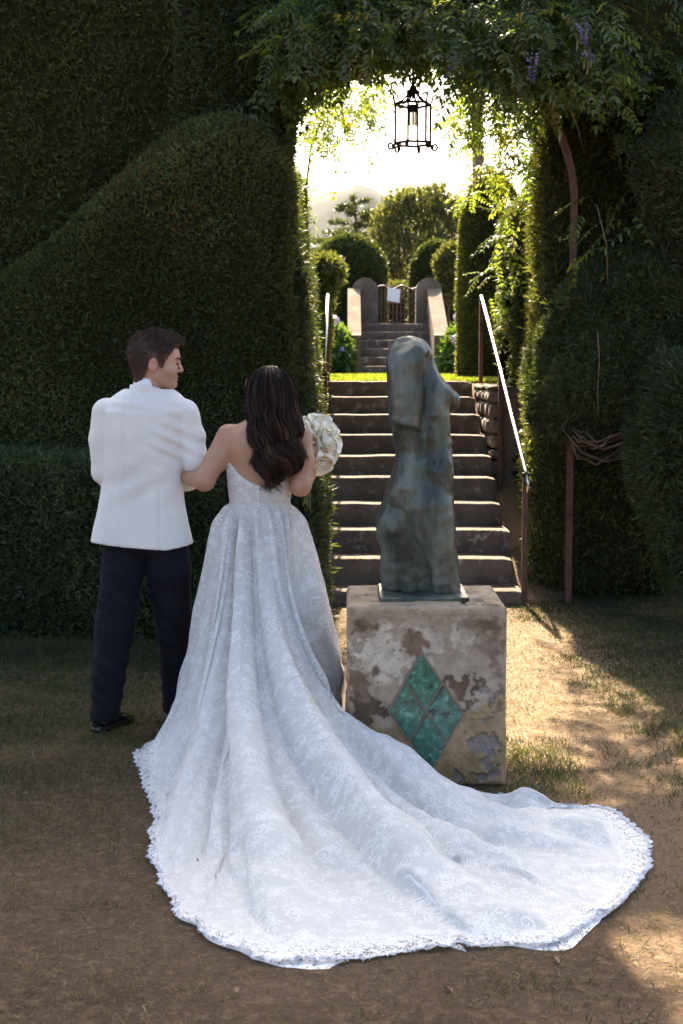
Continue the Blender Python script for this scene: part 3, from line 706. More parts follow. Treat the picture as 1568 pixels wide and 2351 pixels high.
# wisteria: woody stems, many compound leaves, pods, flower clusters
vine = thing('wisteria_vine', (AX1, AD + .3, 0), 'wisteria vine with drooping leaves and lilac clusters over the arch', 'vine')
M_STEM = plain('vine_stem', (.075,.05,.032), (.15,.105,.07), 25, .9)
M_POD = plain('velvet_pod', (.16,.17,.08), (.22,.22,.11), 25, .8)
M_LILAC = leaf_mat('lilac_petal', [(0, (.10,.07,.26)), (.5, (.22,.17,.48)), (1, (.42,.36,.66))], .35, (1.1,1,1.1))
def compound(rs, L=.24, pairs=5, ll=.062, lw=.024):
    """one pinnate leaf along +x, hanging slightly, in local coordinates: vertices, faces"""
    u = np.linspace(.25, 1, pairs); pp, dd, nn, sz = [], [], [], []
    for i, a in enumerate(u):
        for s_ in (-1, 1) if i < pairs - 1 else (-1, 1, 0):
            pp.append((L * a, 0, -.25 * L * a * a)); dd.append((.55 if s_ else 1, s_ * .85, -.35 + .15 * rs.normal())); nn.append((.1 * rs.normal(), .15 * rs.normal() , 1)); sz.append(ll * rs.uniform(.8, 1.15) * (1 - .25 * abs(a - .6)))
    sz = np.array(sz); V, F, T = leaves(np.array(pp), np.array(dd), np.array(nn), sz, sz * lw / ll, rs, np.zeros(len(pp)), .12)
    k = len(V); r = .0016
    st = []; 
    for a in (0, .5, 1.0): st += [(L*a, -r, -.25*L*a*a), (L*a, r, -.25*L*a*a), (L*a, 0, -.25*L*a*a - 2*r)]
    F2 = [(k+i*3+j, k+(i+1)*3+j, k+(i+1)*3+(j+1)%3, k+i*3+(j+1)%3) for i in (0, 1) for j in range(3)]
    return np.concatenate([V, np.array(st)]), np.concatenate([F, np.array(F2)])
rs = np.random.default_rng(51); CL = [compound(rs, rs.uniform(.2, .27), rs.integers(4, 7)) for _ in range(6)]
def frames(d, rs, droop=.2):
    x = unit(d); up = unit(np.array([0, 0, 1.0]) + rs.normal(size=d.shape) * .35); y = unit(np.cross(up, x)); z = np.cross(x, y)
    return np.stack([x, y, z], 2)
def many(p, d, rs, scale=1.0, tlo=0, thi=1):
    Rm = frames(d, rs); k = rs.integers(0, len(CL), len(p)); out = []
    for j in range(len(CL)):
        m = np.where(k == j)[0]
        if not len(m): continue
        V, F = CL[j]; sc = scale * rs.uniform(.75, 1.2, (len(m), 1, 1))
        W = np.einsum('nij,vj->nvi', Rm[m], V) * sc + p[m][:, None, :]
        Fm = (F[None] + (np.arange(len(m)) * len(V))[:, None, None]).reshape(-1, 4)
        out.append((W.reshape(-1, 3), Fm, np.repeat(rs.uniform(tlo, thi, len(m)), len(V))))
    return join(out)
def spot(boxes, rs):
    """random points: boxes of (Xa, Xb, Ya, Yb, Da, Db, n) given as picture ranges at true distances"""
    P_ = []
    for (xa, xb, ya, yb, da, db, n) in boxes:
        for _ in range(n): P_.append(P(rs.uniform(xa, xb), rs.uniform(ya, yb), rs.uniform(da, db)))
    return np.array(P_)
# thick canopy above the opening
th = rs.uniform(-.15, math.pi + .12, 5200); rr = arad * (1.09 + 1.5 * rs.random(5200) ** 1.8)
pc = np.stack([acx + rr * np.cos(th), AD - .5 + 1.2 * rs.random(5200), zsp + rr * 1.0 * np.sin(th) + .04 * rs.normal(size=5200)], 1)
pc = pc[pc[:, 0] > -.62 + .25 * rs.random(len(pc))]
pc = pc[(pc[:, 2] > np.where(pc[:, 0] < acx, 3.1, np.where(pc[:, 0] > 1.0, 3.55, 3.3))) & (pc[:, 2] < np.where((pc[:, 0] > .40) & (pc[:, 0] < .95), 4.32, 5.7))]
dc = np.stack([rs.normal(size=len(pc)) * .6, -.5 + rs.normal(size=len(pc)) * .5, -.5 + rs.normal(size=len(pc)) * .35], 1)
can = many(pc, dc, rs, 1.05, 0, .8)
pf = spot([(1040, 1420, 0, 190, 9.0, 9.6, 420), (620, 1040, 0, 120, 9.0, 9.6, 330), (1400, 1568, 20, 330, 9.5, 10.4, 300), (1180, 1420, 170, 210, 9.3, 9.8, 60), (880, 1060, 60, 125, 9.4, 10.4, 90), (640, 770, 90, 160, 9.3, 9.9, 90),
           (690, 790, 190, 330, 11.5, 12.8, 60), (770, 890, 170, 270, 11.0, 12.8, 70), (1060, 1130, 150, 300, 10.0, 11.0, 80), (1130, 1220, 200, 400, 10.3, 11.2, 110), (1140, 1210, 430, 640, 11.0, 11.8, 40)], rs)
df = np.stack([rs.normal(size=len(pf)) * .7, -.35 + rs.normal(size=len(pf)) * .5, -.45 + rs.normal(size=len(pf)) * .3], 1)
V_, F_, T_ = join([can, many(pf, df, rs, .95, .2, 1)])
tag(put('leaf_mass', mesh('leaf_mass', V_, F_, True, {'tint': T_}), M_VINE, vine), kind='stuff')
def f_sun_block(p):  # solid core added unseen inside the canopy to stop sun leaking through
    rad = np.sqrt((p[:, 0] - acx)**2 + ((p[:, 2] - zsp) / 1.02)**2); d = np.maximum(arad * 1.22 - rad, rad - arad * 2.75); d = np.maximum(d, np.maximum(zsp + .55 - p[:, 2], p[:, 2] - 5.7))
    d = np.maximum(d, np.abs(p[:, 1] - (AD + .25)) - .38); n1 = np.maximum(np.maximum(.40 - p[:, 0], p[:, 0] - .98), 4.28 - p[:, 2])  # notch in the added core lets a patch of sun past
    d = np.maximum(d, -n1); d = np.maximum(d, -.62 - p[:, 0]); d = np.maximum(d, p[:, 0] - 2.6); return d + (fbm(p, 4, 3, 6) - .5) * .22
Vt, Qt = nets(f_sun_block, (-1, AD - .5, 2.9), (2.9, AD + 1.0, 6.0), .08); put('sun_block_core', mesh('sun_block_core', Vt, Qt), M_CORE, vine)
# single leaves that can be told apart: the fringe against the sky and sprays on the right
leafme = []
for V, F in CL:
    leafme.append(mesh('leaf', V, F, True, {'tint': np.full(len(V), rs.uniform(.4, .95))})); leafme[-1].materials.append(M_VINE)
def single(p, d, sc):
    Rm = frames(np.array([d]), rs)[0]; o = bpy.data.objects.new('leaf', leafme[rs.integers(0, 6)]); col.objects.link(o); o.parent = vine
    o.matrix_parent_inverse = VINV; o.matrix_world = Matrix.Translation(Vector(p)) @ Matrix(Rm.tolist()).to_4x4() @ Matrix.Scale(sc, 4)
bpy.context.view_layer.update(); VINV = vine.matrix_world.inverted()
for (xa, xb, ya, yb, da, db, n, sc) in [(700, 800, 200, 420, 11.5, 13.0, 46, .8), (770, 880, 210, 330, 11.5, 13.0, 38, .8), (830, 880, 300, 370, 11.5, 12.5, 8, .75), (900, 1060, 105, 140, 9.8, 10.6, 34, .8), (1030, 1085, 190, 300, 10.5, 12.5, 30, .8), (1060, 1140, 330, 470, 11.0, 12.6, 34, .8), (690, 720, 400, 560, 11.8, 12.9, 16, .6),
                                        (1335, 1480, 430, 600, 9.2, 9.6, 26, 1.05), (1060, 1430, 90, 250, 8.95, 9.2, 34, 1.0), (1100, 1210, 560, 720, 11.5, 12.6, 22, .8)]:
    for _ in range(n):
        single(P(rs.uniform(xa, xb), rs.uniform(ya, yb), rs.uniform(da, db)), (rs.normal() * .8, rs.normal() * .5 - .2, -.35 + rs.normal() * .3), sc * rs.uniform(.8, 1.15))
# stems: the climbing trunk by the right jamb and thin shoots
stems = [([P(1188, 730, 12.6), P(1180, 640, 12.5), P(1172, 560, 12.4), P(1150, 480, 12.2), P(1120, 430, 12.0)], .022), ([P(1186, 730, 12.6), P(1190, 650, 12.5), P(1196, 560, 12.4), P(1180, 470, 12.2)], .016),
         ([P(712, 690, 12.6), P(706, 560, 12.6), P(702, 440, 12.6), P(715, 330, 12.5), P(760, 230, 12.2)], .012), ([P(1500, 420, 9.4), P(1480, 470, 9.3), P(1468, 530, 9.3)], .004), ([P(1370, 470, 9.3), P(1392, 560, 9.3), P(1396, 660, 9.3)], .005),
         ([P(1372, 760, 9.1), P(1376, 830, 9.1), P(1372, 900, 9.1), P(1374, 960, 9.1)], .004), ([P(1004, 316, 9.8), P(1040, 335, 10.2), P(1060, 370, 10.6), P(1090, 430, 11.2)], .004), ([P(890, 60, 9.1), P(895, 100, 9.05), P(893, 135, 9.1)], .003),
         ([P(1300, 230, 9.1), P(1325, 290, 9.1), P(1338, 340, 9.15)], .003), ([P(1200, 170, 9.0), P(1186, 230, 9.0), P(1178, 290, 9.0)], .003)]
for pts, r in stems:
    put('stem', MB().tube(pts, [r] * (len(pts) - 1) + [r * .4], 6).me('stem', True), M_STEM, vine)
for (X, Y, l) in ((1334, 60, .10), (1326, 85, .09), (1345, 70, .06), (1342, 130, .08), (1350, 140, .09), (1357, 135, .06), (1265, 205, .09), (1286, 300, .07), (855, 110, .07)):
    a = P(X, Y, 9.0); put('seed_pod', MB().tube([a, a - Vector((0, 0, l * .35)), a - Vector((.003, 0, l * .8)), a - Vector((.004, 0, l))], [.003, .007, .007, .001], 6).me('seed_pod', True), M_POD, vine)
def raceme(X, Y, D, L, lean, n=70):
    a = np.array(P(X, Y, D)); u = rs.random(n) ** .8; c = a + np.stack([lean * u, 0 * u, -L * u], 1); ang = rs.uniform(0, 6.28, n); r = .026 * (1.1 - u)
    q = c + np.stack([np.cos(ang) * r, np.sin(ang) * r, 0 * r], 1); out = q - c
    V, F, T = leaves(q, unit(out + [0, 0, .01]), np.cross(out, rs.normal(size=out.shape)), .017, .014, rs, np.clip(1 - u + .2 * rs.normal(size=n), 0, 1), .3)
    tag(put('flower_cluster', mesh('flower_cluster', V, F, True, {'tint': T}), M_LILAC, vine), kind='stuff')
raceme(1222, 122, 8.9, .18, .0); raceme(1336, 52, 8.9, .14, .03); raceme(1345, 120, 8.9, .06, .06, 40); raceme(1058, 122, 9.0, .16, -.09)

# ivy like leaves lit at the far right between the conifers
# ------------------------------------------------------------------ hanging lantern
LD = 9.75; lc = P(948, 290, LD); lan = thing('hanging_lantern', (lc.x, LD, P(948, 340, LD).z), 'six sided black iron lantern with curled feet hanging in the arch', 'lantern')
M_GLASS = NT('lantern_glass'); M_GLASS.fin((.95,.97,.95), .06, spec=.5, **{'Transmission Weight': 1.0, 'IOR': 1.05, 'Alpha': .35}); M_GLASS = M_GLASS.m
M_CANDLE = plain('candle_tube', (.62,.52,.38), (.72,.62,.46), 10, .6)
S = LD / FPX; cx, cy = lc.x, LD
def LP(r, ang, Y): return Vector((cx + r * math.cos(ang), cy + r * math.sin(ang), P(948, Y, LD).z))
ra = .122; angs = [R(12 + 60 * k) for k in range(6)]; yT, yB = 240, 330
put('chain', MB().tube([Vector((cx, cy, P(948, 60, LD).z)), Vector((cx, cy, P(948, 178, LD).z))], .007, 6).me('chain', True), M_IRON, lan)
ring = [Vector((cx + .02 * math.cos(a), cy, P(948, 186, LD).z + .02 * math.sin(a))) for a in np.linspace(0, 2*math.pi, 17)]
put('ring', MB().tube(ring, .0065, 6, False).me('ring', True), M_IRON, lan)
put('finial', MB().lathe([(.004, .0), (.009, .01), (.006, .03), (.013, .06), (.016, .08), (.010, .10), (.006, .13)], (cx, cy, P(948, 228, LD).z), 10).me('finial', True), M_IRON, lan)
for k, a in enumerate(angs):
    b = angs[(k + 1) % 6]
    put('upright', MB().tube([LP(ra, a, yT), LP(ra, a, yB)], .0085, 6).me('upright', True), M_IRON, lan)
    for Y in (yT, yB): put('rim_bar', MB().tube([LP(ra, a, Y), LP(ra, b, Y)], .009, 6).me('rim_bar', True), M_IRON, lan)
    g = [LP(ra * .97, a, yT + 2), LP(ra * .97, b, yT + 2), LP(ra * .97, b, yB - 2), LP(ra * .97, a, yB - 2)]; ctr = sum(g, Vector()) / 4; off = (Vector((cx, cy, ctr.z)) - ctr).normalized() * .003
    put('pane', mesh('pane', g + [v + off for v in g], [(0,1,2,3), (7,6,5,4), (0,4,5,1), (1,5,6,2), (2,6,7,3), (3,7,4,0)], False), M_GLASS, lan)
    put('roof_rib', MB().tube([LP(ra, a, yT), LP(ra * .62, a, yT - 8), LP(ra * .3, a, yT - 22), LP(.012, a, yT - 42)], .0075, 6).me('roof_rib', True), M_IRON, lan)
    put('spike', MB().tube([LP(ra, a, yT), LP(ra * 1.08, a, yT - 9), LP(ra * 1.12, a, yT - 18), LP(ra * 1.3, a, yT - 27)], [.008, .008, .007, .003], 6).me('spike', True), M_IRON, lan)
    cur = [LP(ra * 1.02, a, yB - 6)]
    for t_ in np.linspace(0, 1, 16):
        w = -math.pi/2*0 + t_ * 2 * math.pi * 1.15; rr_ = .025 * (1 - .55 * t_)
        c0 = LP(ra * 1.02 + .027, a, yB + 6); dirx = Vector((math.cos(a), math.sin(a), 0))
        cur.append(c0 + dirx * (-rr_ * math.cos(w)) + Vector((0, 0, -rr_ * math.sin(w))))
    put('curled_foot', MB().tube(cur, .0078, 6).me('curled_foot', True), M_IRON, lan)
    curl = [LP(.012, a, 215) + Vector((math.cos(a), math.sin(a), 0)) * (.004 + .012 - .012 * math.cos(w)) + Vector((0, 0, .012 * math.sin(w) + .008)) for w in np.linspace(0, 5.2, 12)]
    put('curl', MB().tube(curl, .006, 5).me('curl', True), M_IRON, lan)
put('socket', MB().lathe([(.006, .05), (.03, .045), (.034, .02), (.03, 0)][::-1], (cx, cy, P(948, 257, LD).z), 12).me('socket', True), M_IRON, lan)
for dx, dy in ((-.022, 0), (.02, .012), (.0, -.02)):
    put('candle_tube', MB().lathe([(.009, -.09), (.009, -.01), (.006, 0)], (cx + dx, cy + dy, P(948, 257, LD).z), 8).me('candle_tube', True), M_CANDLE, lan)
# ------------------------------------------------------------------ pedestal with glazed tiles
PD0, PD1 = 5.43, 6.02
px0, px1 = P(797, 1600, PD0).x, P(1162, 1600, PD0).x; pzt = P(978, 1396, PD0).z
ped = thing('stone_pedestal', ((px0 + px1) / 2, 5.72, 0), 'flaking stucco pedestal with a diamond of green tiles under the bronze torso', 'pedestal')
def stucco_mat():
    s = NT('flaking_stucco'); v = s.vec(); c = s.attr('paint', 'Color'); n2 = s.noise(v, 70, 6, .7); n3 = s.noise(v, 16, 6, .7)
    c = s.mix(.75, c, s.ramp(n3, [(.3, (.45,.42,.40)), (.5, (.95,.92,.88)), (.72, (1.3,1.28,1.24))]), 'MULTIPLY')
    c = s.mix(s.step(n2, .62, .75), c, (.10,.08,.07))
    cr = s.voro(s.mix(.12, v, s.noise(v, 13, 4, .6, 'Color')), 11, 'DISTANCE_TO_EDGE')
    c = s.mix(s.math('MULTIPLY', s.math('LESS_THAN', cr, .006), s.step(s.noise(v, 5, 2), .54, .6)), c, (.08,.06,.05))
    return s.fin(c, .93, spec=.15, normal=s.bump(n2, .55, .008, s.bump(n3, .3, .012)))
M_STUCCO = stucco_mat()
def lay(P3):
    """which coat of plaster shows, given metres on a face (u across, v up): returns relief and colour"""
    u, v = P3[:, 0], P3[:, 1]; w = fbm(P3, 12, 5, 2) - .5; w2 = fbm(P3, 45, 4, 6) - .5
    ochre = np.array([.33,.235,.13]); grey = np.array([.34,.27,.195]); pale = np.array([.54,.47,.37]); dark = np.array([.10,.070,.048]); rub = np.array([.25,.215,.185]); band = np.array([.34,.265,.18])
    H, W = pzt, px1 - px0; U = u / W; Vv = v / H
    colr = grey + (fbm(P3, 4, 3, 9)[:, None] - .5) * .22; rel = np.zeros(len(u))
    def over(m, c, r):
        nonlocal colr, rel
        m = np.clip(m, 0, 1)[:, None]; colr = colr * (1 - m) + c * m; rel = rel * (1 - m[:, 0]) + r * m[:, 0]
    def blob(cx, cy, rx, ry, soft=.12, k=3.2): return np.clip((1 - np.sqrt(((U-cx)/rx)**2 + ((Vv-cy)/ry)**2) + w * k * 1.2 + w2 * 2.6) / (soft * 2.2), 0, 1)
    over(blob(.22, .74, .24, .15), pale, .002); over(blob(.55, .84, .2, .1), pale * .88, .001)
    over(np.clip((.46 + .10 * np.sin(U * 5 + 2.2) + w * .16 - Vv) / .03, 0, 1) * (U > .36 + w * .25), ochre + (fbm(P3, 9, 3, 4)[:, None] - .5) * .14, .007)
    over(np.clip((.42 + w * .3 - Vv) / .04, 0, 1) * (U < .4 + w * .25), ochre * .85, .004)
    over(blob(.80, .55, .14, .07), dark * 1.3, -.008); over(blob(.70, .57, .07, .05), dark * 1.6, -.008); over(blob(.88, .53, .1, .05, .15), rub, -.006)
    over(blob(.85, .22, .075, .14, .12), rub, -.005); over(blob(.82, .06, .12, .06, .12), rub * .9, -.006)
    over(blob(.17, .43, .17, .09), dark * 1.2, -.006); over(blob(.06, .60, .1, .09, .2), dark * 1.9, -.004); over(blob(.08, .88, .09, .05, .2), dark * 1.7, -.004); over(blob(.40, .80, .08, .08, .25), dark * 2.0, -.003)
    over(blob(.93, .72, .10, .26, .35) * .75, dark * 1.6, 0); over(blob(.86, .90, .2, .035, .4) * .8, dark * 1.5, 0); over(blob(.36, .94, .28, .03, .5) * .6, dark * 2.2, 0)
    over(np.clip((Vv - .955 + w * .03) / .012, 0, 1), band, .003)
    return rel, colr
def face(o, eu, ev, nu, nv, seedv):
    """one plastered face as a fine grid: origin, edge vectors"""
    o, eu, ev = map(lambda a: np.array(a, float), (o, eu, ev)); U, Vv = np.meshgrid(np.linspace(0, 1, nu), np.linspace(0, 1, nv), indexing='ij')
    q = np.stack([U.ravel() * np.linalg.norm(eu), Vv.ravel() * np.linalg.norm(ev), np.full(U.size, seedv)], 1); rel, c = lay(q)
    n = np.cross(eu, ev); n /= np.linalg.norm(n); e = np.minimum(np.minimum(U, 1 - U).ravel() * np.linalg.norm(eu), np.minimum(Vv, 1 - Vv).ravel() * np.linalg.norm(ev))
    rel = rel * np.clip(e / .02, 0, 1) - .010 * np.clip(1 - e / .012, 0, 1) ** 2
    V = o + U.ravel()[:, None] * eu + Vv.ravel()[:, None] * ev + n * (rel + .004 * (fbm(q, 30, 3, 1) - .5) * np.clip(e / .01, 0, 1))[:, None]
    return mesh('stucco_face', V, grid_faces(nu, nv), True, {'paint': c})
Wd, Dp = px1 - px0, PD1 - PD0
put('stucco_face', face((px0, PD0, 0), (Wd, 0, 0), (0, 0, pzt), 130, 150, 0), M_STUCCO, ped)
put('stucco_face', face((px1, PD0, 0), (0, Dp, 0), (0, 0, pzt), 90, 100, 3.1), M_STUCCO, ped)
put('stucco_face', face((px0, PD1, 0), (0, -Dp, 0), (0, 0, pzt), 90, 100, 5.7), M_STUCCO, ped)
put('stucco_face', face((px1, PD1, 0), (-Wd, 0, 0), (0, 0, pzt), 60, 60, 8.3), M_STUCCO, ped)
tv = face((px0, PD0, pzt), (Wd, 0, 0), (0, Dp, 0), 100, 90, 11.0)
cc = np.empty(len(tv.vertices) * 4, np.float32); tq = np.empty(len(tv.vertices) * 3, np.float32); tv.vertices.foreach_get('co', tq); tq = tq.reshape(-1, 3)
cc = np.concatenate([np.array([.36,.285,.20]) + (fbm(tq, 9, 4, 3)[:, None] - .5) * .2, np.ones((len(tq), 1))], 1); tv.attributes['paint'].data.foreach_set('color', cc.astype(np.float32).ravel())
put('top_slab', tv, M_STUCCO, ped)
put('core', MB().box((px0 + .012, PD0 + .012, -.05), (px1 - .012, PD1 - .012, pzt - .012)).me('core'), M_WALL, ped)
def tile_mat():
    s = NT('green_glaze'); v = s.vec(); n = s.noise(v, 26, 6, .7, dist=.6); n2 = s.noise(v, 11, 5, .6); n3 = s.noise(s.scale(v, (1, 1, .5)), 30, 5)
    c = s.ramp(n, [(.3, (.006,.030,.020)), (.45, (.015,.085,.052)), (.58, (.045,.19,.125)), (.72, (.22,.40,.30))])
    c = s.mix(s.step(n2, .60, .66), c, (.014,.018,.024)); c = s.mix(s.step(n3, .72, .75), c, (.62,.62,.58))
    return s.fin(c, s.ramp(n, [(.3, .12), (.8, .4)]), spec=.6, normal=s.bump(n, .25, .004), **{'Coat Weight': .5, 'Coat Roughness': .1})
M_TILE = tile_mat()
tc = [P(967, 1497, PD0), P(1064, 1637, PD0), P(988, 1770, PD0), P(892, 1632, PD0)]   # top, right, bottom, left
tc = [np.array(v) for v in tc]; mid = sum(tc) / 4
def bil(a, b): return tc[0] + (tc[1] - tc[0]) * a + (tc[3] - tc[0]) * b
rt = random.Random(4); g = .018
for (a0, b0) in ((0, 0), (.5, 0), (0, .5), (.5, .5)):
    q = [bil(a0 + g, b0 + g), bil(a0 + g, b0 + .5 - g), bil(a0 + .5 - g, b0 + .5 - g), bil(a0 + .5 - g, b0 + g)]; ctr = sum(q) / 4
    rings = []
    for k, dy in ((1.0, .004), (1.0, -.010), (.96, -.014)):
        rings.append([tuple(ctr + (v - ctr) * k + np.array([0, dy + rt.uniform(-.001, .001), 0])) for v in q])
    put('glazed_tile', MB().loft(rings).me('glazed_tile'), M_TILE, ped)
q = [bil(-.015, -.015), bil(-.015, 1.015), bil(1.015, 1.015), bil(1.015, -.015)]
put('grout', MB().loft([[tuple(v + np.array([0, dy, 0])) for v in q] for dy in (.006, -.0085)]).me('grout'), plain('tile_grout', (.16,.12,.085), (.24,.18,.12), 40, .95), ped)

# ------------------------------------------------------------------ bronze torso
def bronze():
    s = NT('verdigris_bronze'); v = s.vec(); st = s.scale(v, (1, 1, .22))
    n1 = s.noise(st, 9, 6, .6); n2 = s.noise(v, 40, 6, .7); n3 = s.noise(st, 22, 5, .6); n4 = s.noise(v, 5, 3)
    c = s.ramp(n1, [(.30, (.014,.016,.013)), (.46, (.045,.053,.044)), (.66, (.13,.145,.12))])
    c = s.mix(s.math('MULTIPLY', s.step(n3, .52, .68), .75), c, (.06,.105,.075)); c = s.mix(s.math('MULTIPLY', s.step(n4, .55, .7), .2), c, (.11,.105,.075))
    c = s.mix(s.step(n2, .64, .72), c, (.018,.020,.020))
    return s.fin(c, s.ramp(n2, [(.3, .30), (.7, .52)]), .45, .5, s.bump(n2, .35, .006, s.bump(n1, .3, .015)))
M_BRONZE = bronze(); SD = 5.74
statue = thing('bronze_torso', (P(970, 1370, SD).x, SD, pzt), 'green patinated bronze torso without head or arms on the pedestal', 'statue')
def SP(X, Y, dy=0.0): return np.array(P(X, Y, SD + dy))
rows = [(785, 912, 972, .05), (800, 900, 984, .07), (850, 890, 1006, .095), (885, 890, 1024, .105), (920, 893, 1030, .108), (960, 897, 1032, .105), (1000, 903, 1033, .10), (1040, 907, 1036, .096), (1080, 900, 1041, .10),
        (1120, 889, 1043, .112), (1165, 876, 1043, .108), (1210, 865, 1044, .098), (1238, 868, 1045, .09), (1264, 886, 1046, .082), (1300, 880, 1050, .07), (1400, 877, 1057, .055)]
srow = []
for Y, a, b, dd in rows:
    A_, B_ = SP(a, Y), SP(b, Y); srow.append((A_[2], (A_[0] + B_[0]) / 2, SD + (.02 if Y > 1150 else 0), (B_[0] - A_[0]) / 2, dd))
def f_statue(p):
    d = loft_sdf(p, srow, 2.3)
    arm = cone(p, SP(934, 845, -.065), SP(932, 990, -.085), .078, .066)
    cut = p[:, 2] - SP(930, 975)[2]; arm = smax(arm, -(cut + .25 * (p[:, 0] - SP(930, 0)[0])), .012)
    d = smin(d, ell(p, SP(940, 822, -.03), (.088, .10, .085)), .03); d = smin(d, arm, .022)
    d = smin(d, ell(p, SP(1013, 905, -.01), (.05, .055, .045)), .03); d = smin(d, ell(p, SP(1032, 922, .06), (.042, .05, .05)), .02)
    d = smin(d, cone(p, SP(985, 1165, -.04), SP(1017, 1385, -.035), .098, .066), .03)           # near thigh
    d = smin(d, cone(p, SP(925, 1195, .03), SP(930, 1385, .03), .095, .085), .03)               # far thigh
    d = smin(d, ell(p, SP(905, 1200, -.01), (.066, .085, .07)), .02); d = smin(d, ell(p, SP(1000, 1075, -.045), (.06, .05, .09)), .04)
    def carve(d, pts, r, k=.02):
        g = None
        for a, b in zip(pts, pts[1:]):
            c = cone(p, a[:3], b[:3], r, r); g = c if g is None else np.minimum(g, c)
        return smax(d, -g, k)
    d = carve(d, [SP(922, 1205, -.132), SP(946, 1258, -.115), SP(968, 1312, -.09), SP(984, 1410, -.06)], .036, .014)
    d = carve(d, [SP(890, 1155, -.10), SP(897, 1205, -.108), SP(918, 1255, -.118)], .016, .010)
    d = carve(d, [SP(990, 825, -.085), SP(988, 900, -.108), SP(982, 990, -.125)], .026, .016)      # hollow between arm and breast
    d = carve(d, [SP(1000, 965, -.092), SP(1014, 1015, -.088), SP(1004, 1065, -.10)], .014, .016)
    d = carve(d, [SP(925, 1010, -.112), SP(938, 1075, -.112), SP(955, 1150, -.135)], .012, .02)
    d = smax(d, -(p[:, 2] - (pzt + .018)), .004)
    tp = SP(940, 800, -.05); n = np.array([-.35, -.62, .70]); n = n / np.linalg.norm(n)          # flat oval cut at the shoulder
    d = smax(d, (p - SP(940, 797, -.035)) @ n - .045, .006)
    return d + (fbm(p, 30, 3, 3) - .5) * .009 + (fbm(p, 11, 2, 5) - .5) * .014
lo = SP(850, 1385, 0) - [0, .24, .01]; hi = SP(1075, 770, 0) + [0, .24, .02]
V, Q = nets(f_statue, lo, hi, .0062); V = relax(V, Q, 1, .4)
put('torso', mesh('torso', V, Q), M_BRONZE, statue)
bz0 = pzt + .003; a, b = P(871, 1390, 5.55), P(1072, 1390, 5.55)
put('base_plate', smooth_by_angle(MB().box((a.x, 5.55, bz0 - .003), (b.x + .01, 5.92, pzt + .022), .004).me('base_plate')), M_BRONZE, statue)
# ------------------------------------------------------------------ people: shared shapes
def skin_mat(name, base, dark, red):
    s = NT(name); v = s.vec(); c = s.mix(s.attr('tone'), base, dark); c = s.mix(s.math('MULTIPLY', s.attr('flush'), .7), c, red)
    c = s.mix(.5, c, s.ramp(s.noise(v, 35, 4), [(.3, (.86,.84,.84)), (.7, (1.06,1.05,1.05))]), 'MULTIPLY')
    return s.fin(c, .48, spec=.4, normal=s.bump(s.noise(v, 420, 3), .12, .002), **{'Subsurface Weight': .12, 'Subsurface Radius': (.02, .008, .004), 'Subsurface Scale': .3})
def hair_mat(name, stops, rough=.38):
    s = NT(name); c = s.ramp(s.attr('tint'), stops)
    return s.fin(c, rough, spec=.18)
def f_head(q, k=1.0):
    """head in its own frame facing +x, ear level at the origin, metres"""
    q = q / k
    d = ell(q, (-.010, 0, .032), (.101, .077, .090)); d = smin(d, ell(q, (.045, 0, .045), (.060, .062, .052)), .02)
    d = smin(d, ell(q, (.042, 0, -.028), (.050, .059, .072)), .03)
    for s_ in (-1, 1): d = smin(d, cone(q, (-.002, .054*s_, -.050), (.058, .024*s_, -.090), .016, .014), .02)
    d = smin(d, ell(q, (.072, 0, -.086), (.022, .026, .016)), .02)
    d = smin(d, ell(q, (.078, 0, .026), (.030, .050, .010)), .016)
    for s_ in (-1, 1): d = smax(d, -(np.sqrt(((q - np.array([.103, .034*s_, .006]))**2).sum(1)) - .015), .016)
    for s_ in (-1, 1): d = smin(d, ell(q, (.080, .033*s_, .004), (.013, .017, .011)), .006)
    d = smin(d, ell(q, (.066, .042, -.028), (.022, .022, .02)), .02); d = smin(d, ell(q, (.066, -.042, -.028), (.022, .022, .02)), .02)
    d = smin(d, cone(q, (.098, 0, .016), (.113, 0, -.022), .007, .0095), .010)
    for s_ in (-1, 1): d = smin(d, ell(q, (.102, .010*s_, -.027), (.010, .008, .007)), .006)
    d = smin(d, ell(q, (.088, 0, -.052), (.012, .022, .006)), .006); d = smin(d, ell(q, (.086, 0, -.063), (.012, .020, .0065)), .006)
    d = smax(d, -ell(q, (.102, 0, -.0575), (.012, .024, .0018)), .003)
    for s_ in (-1, 1):
        e = ell(q, (-.010, .083*s_, -.001), (.021, .010, .032), roty(.16)); e = smax(e, -ell(q, (-.004, .092*s_, .004), (.012, .010, .020)), .004)
        d = smin(d, e, .006); d = smin(d, ell(q, (-.003, .076*s_, -.028), (.009, .007, .010)), .006)
    return d * k
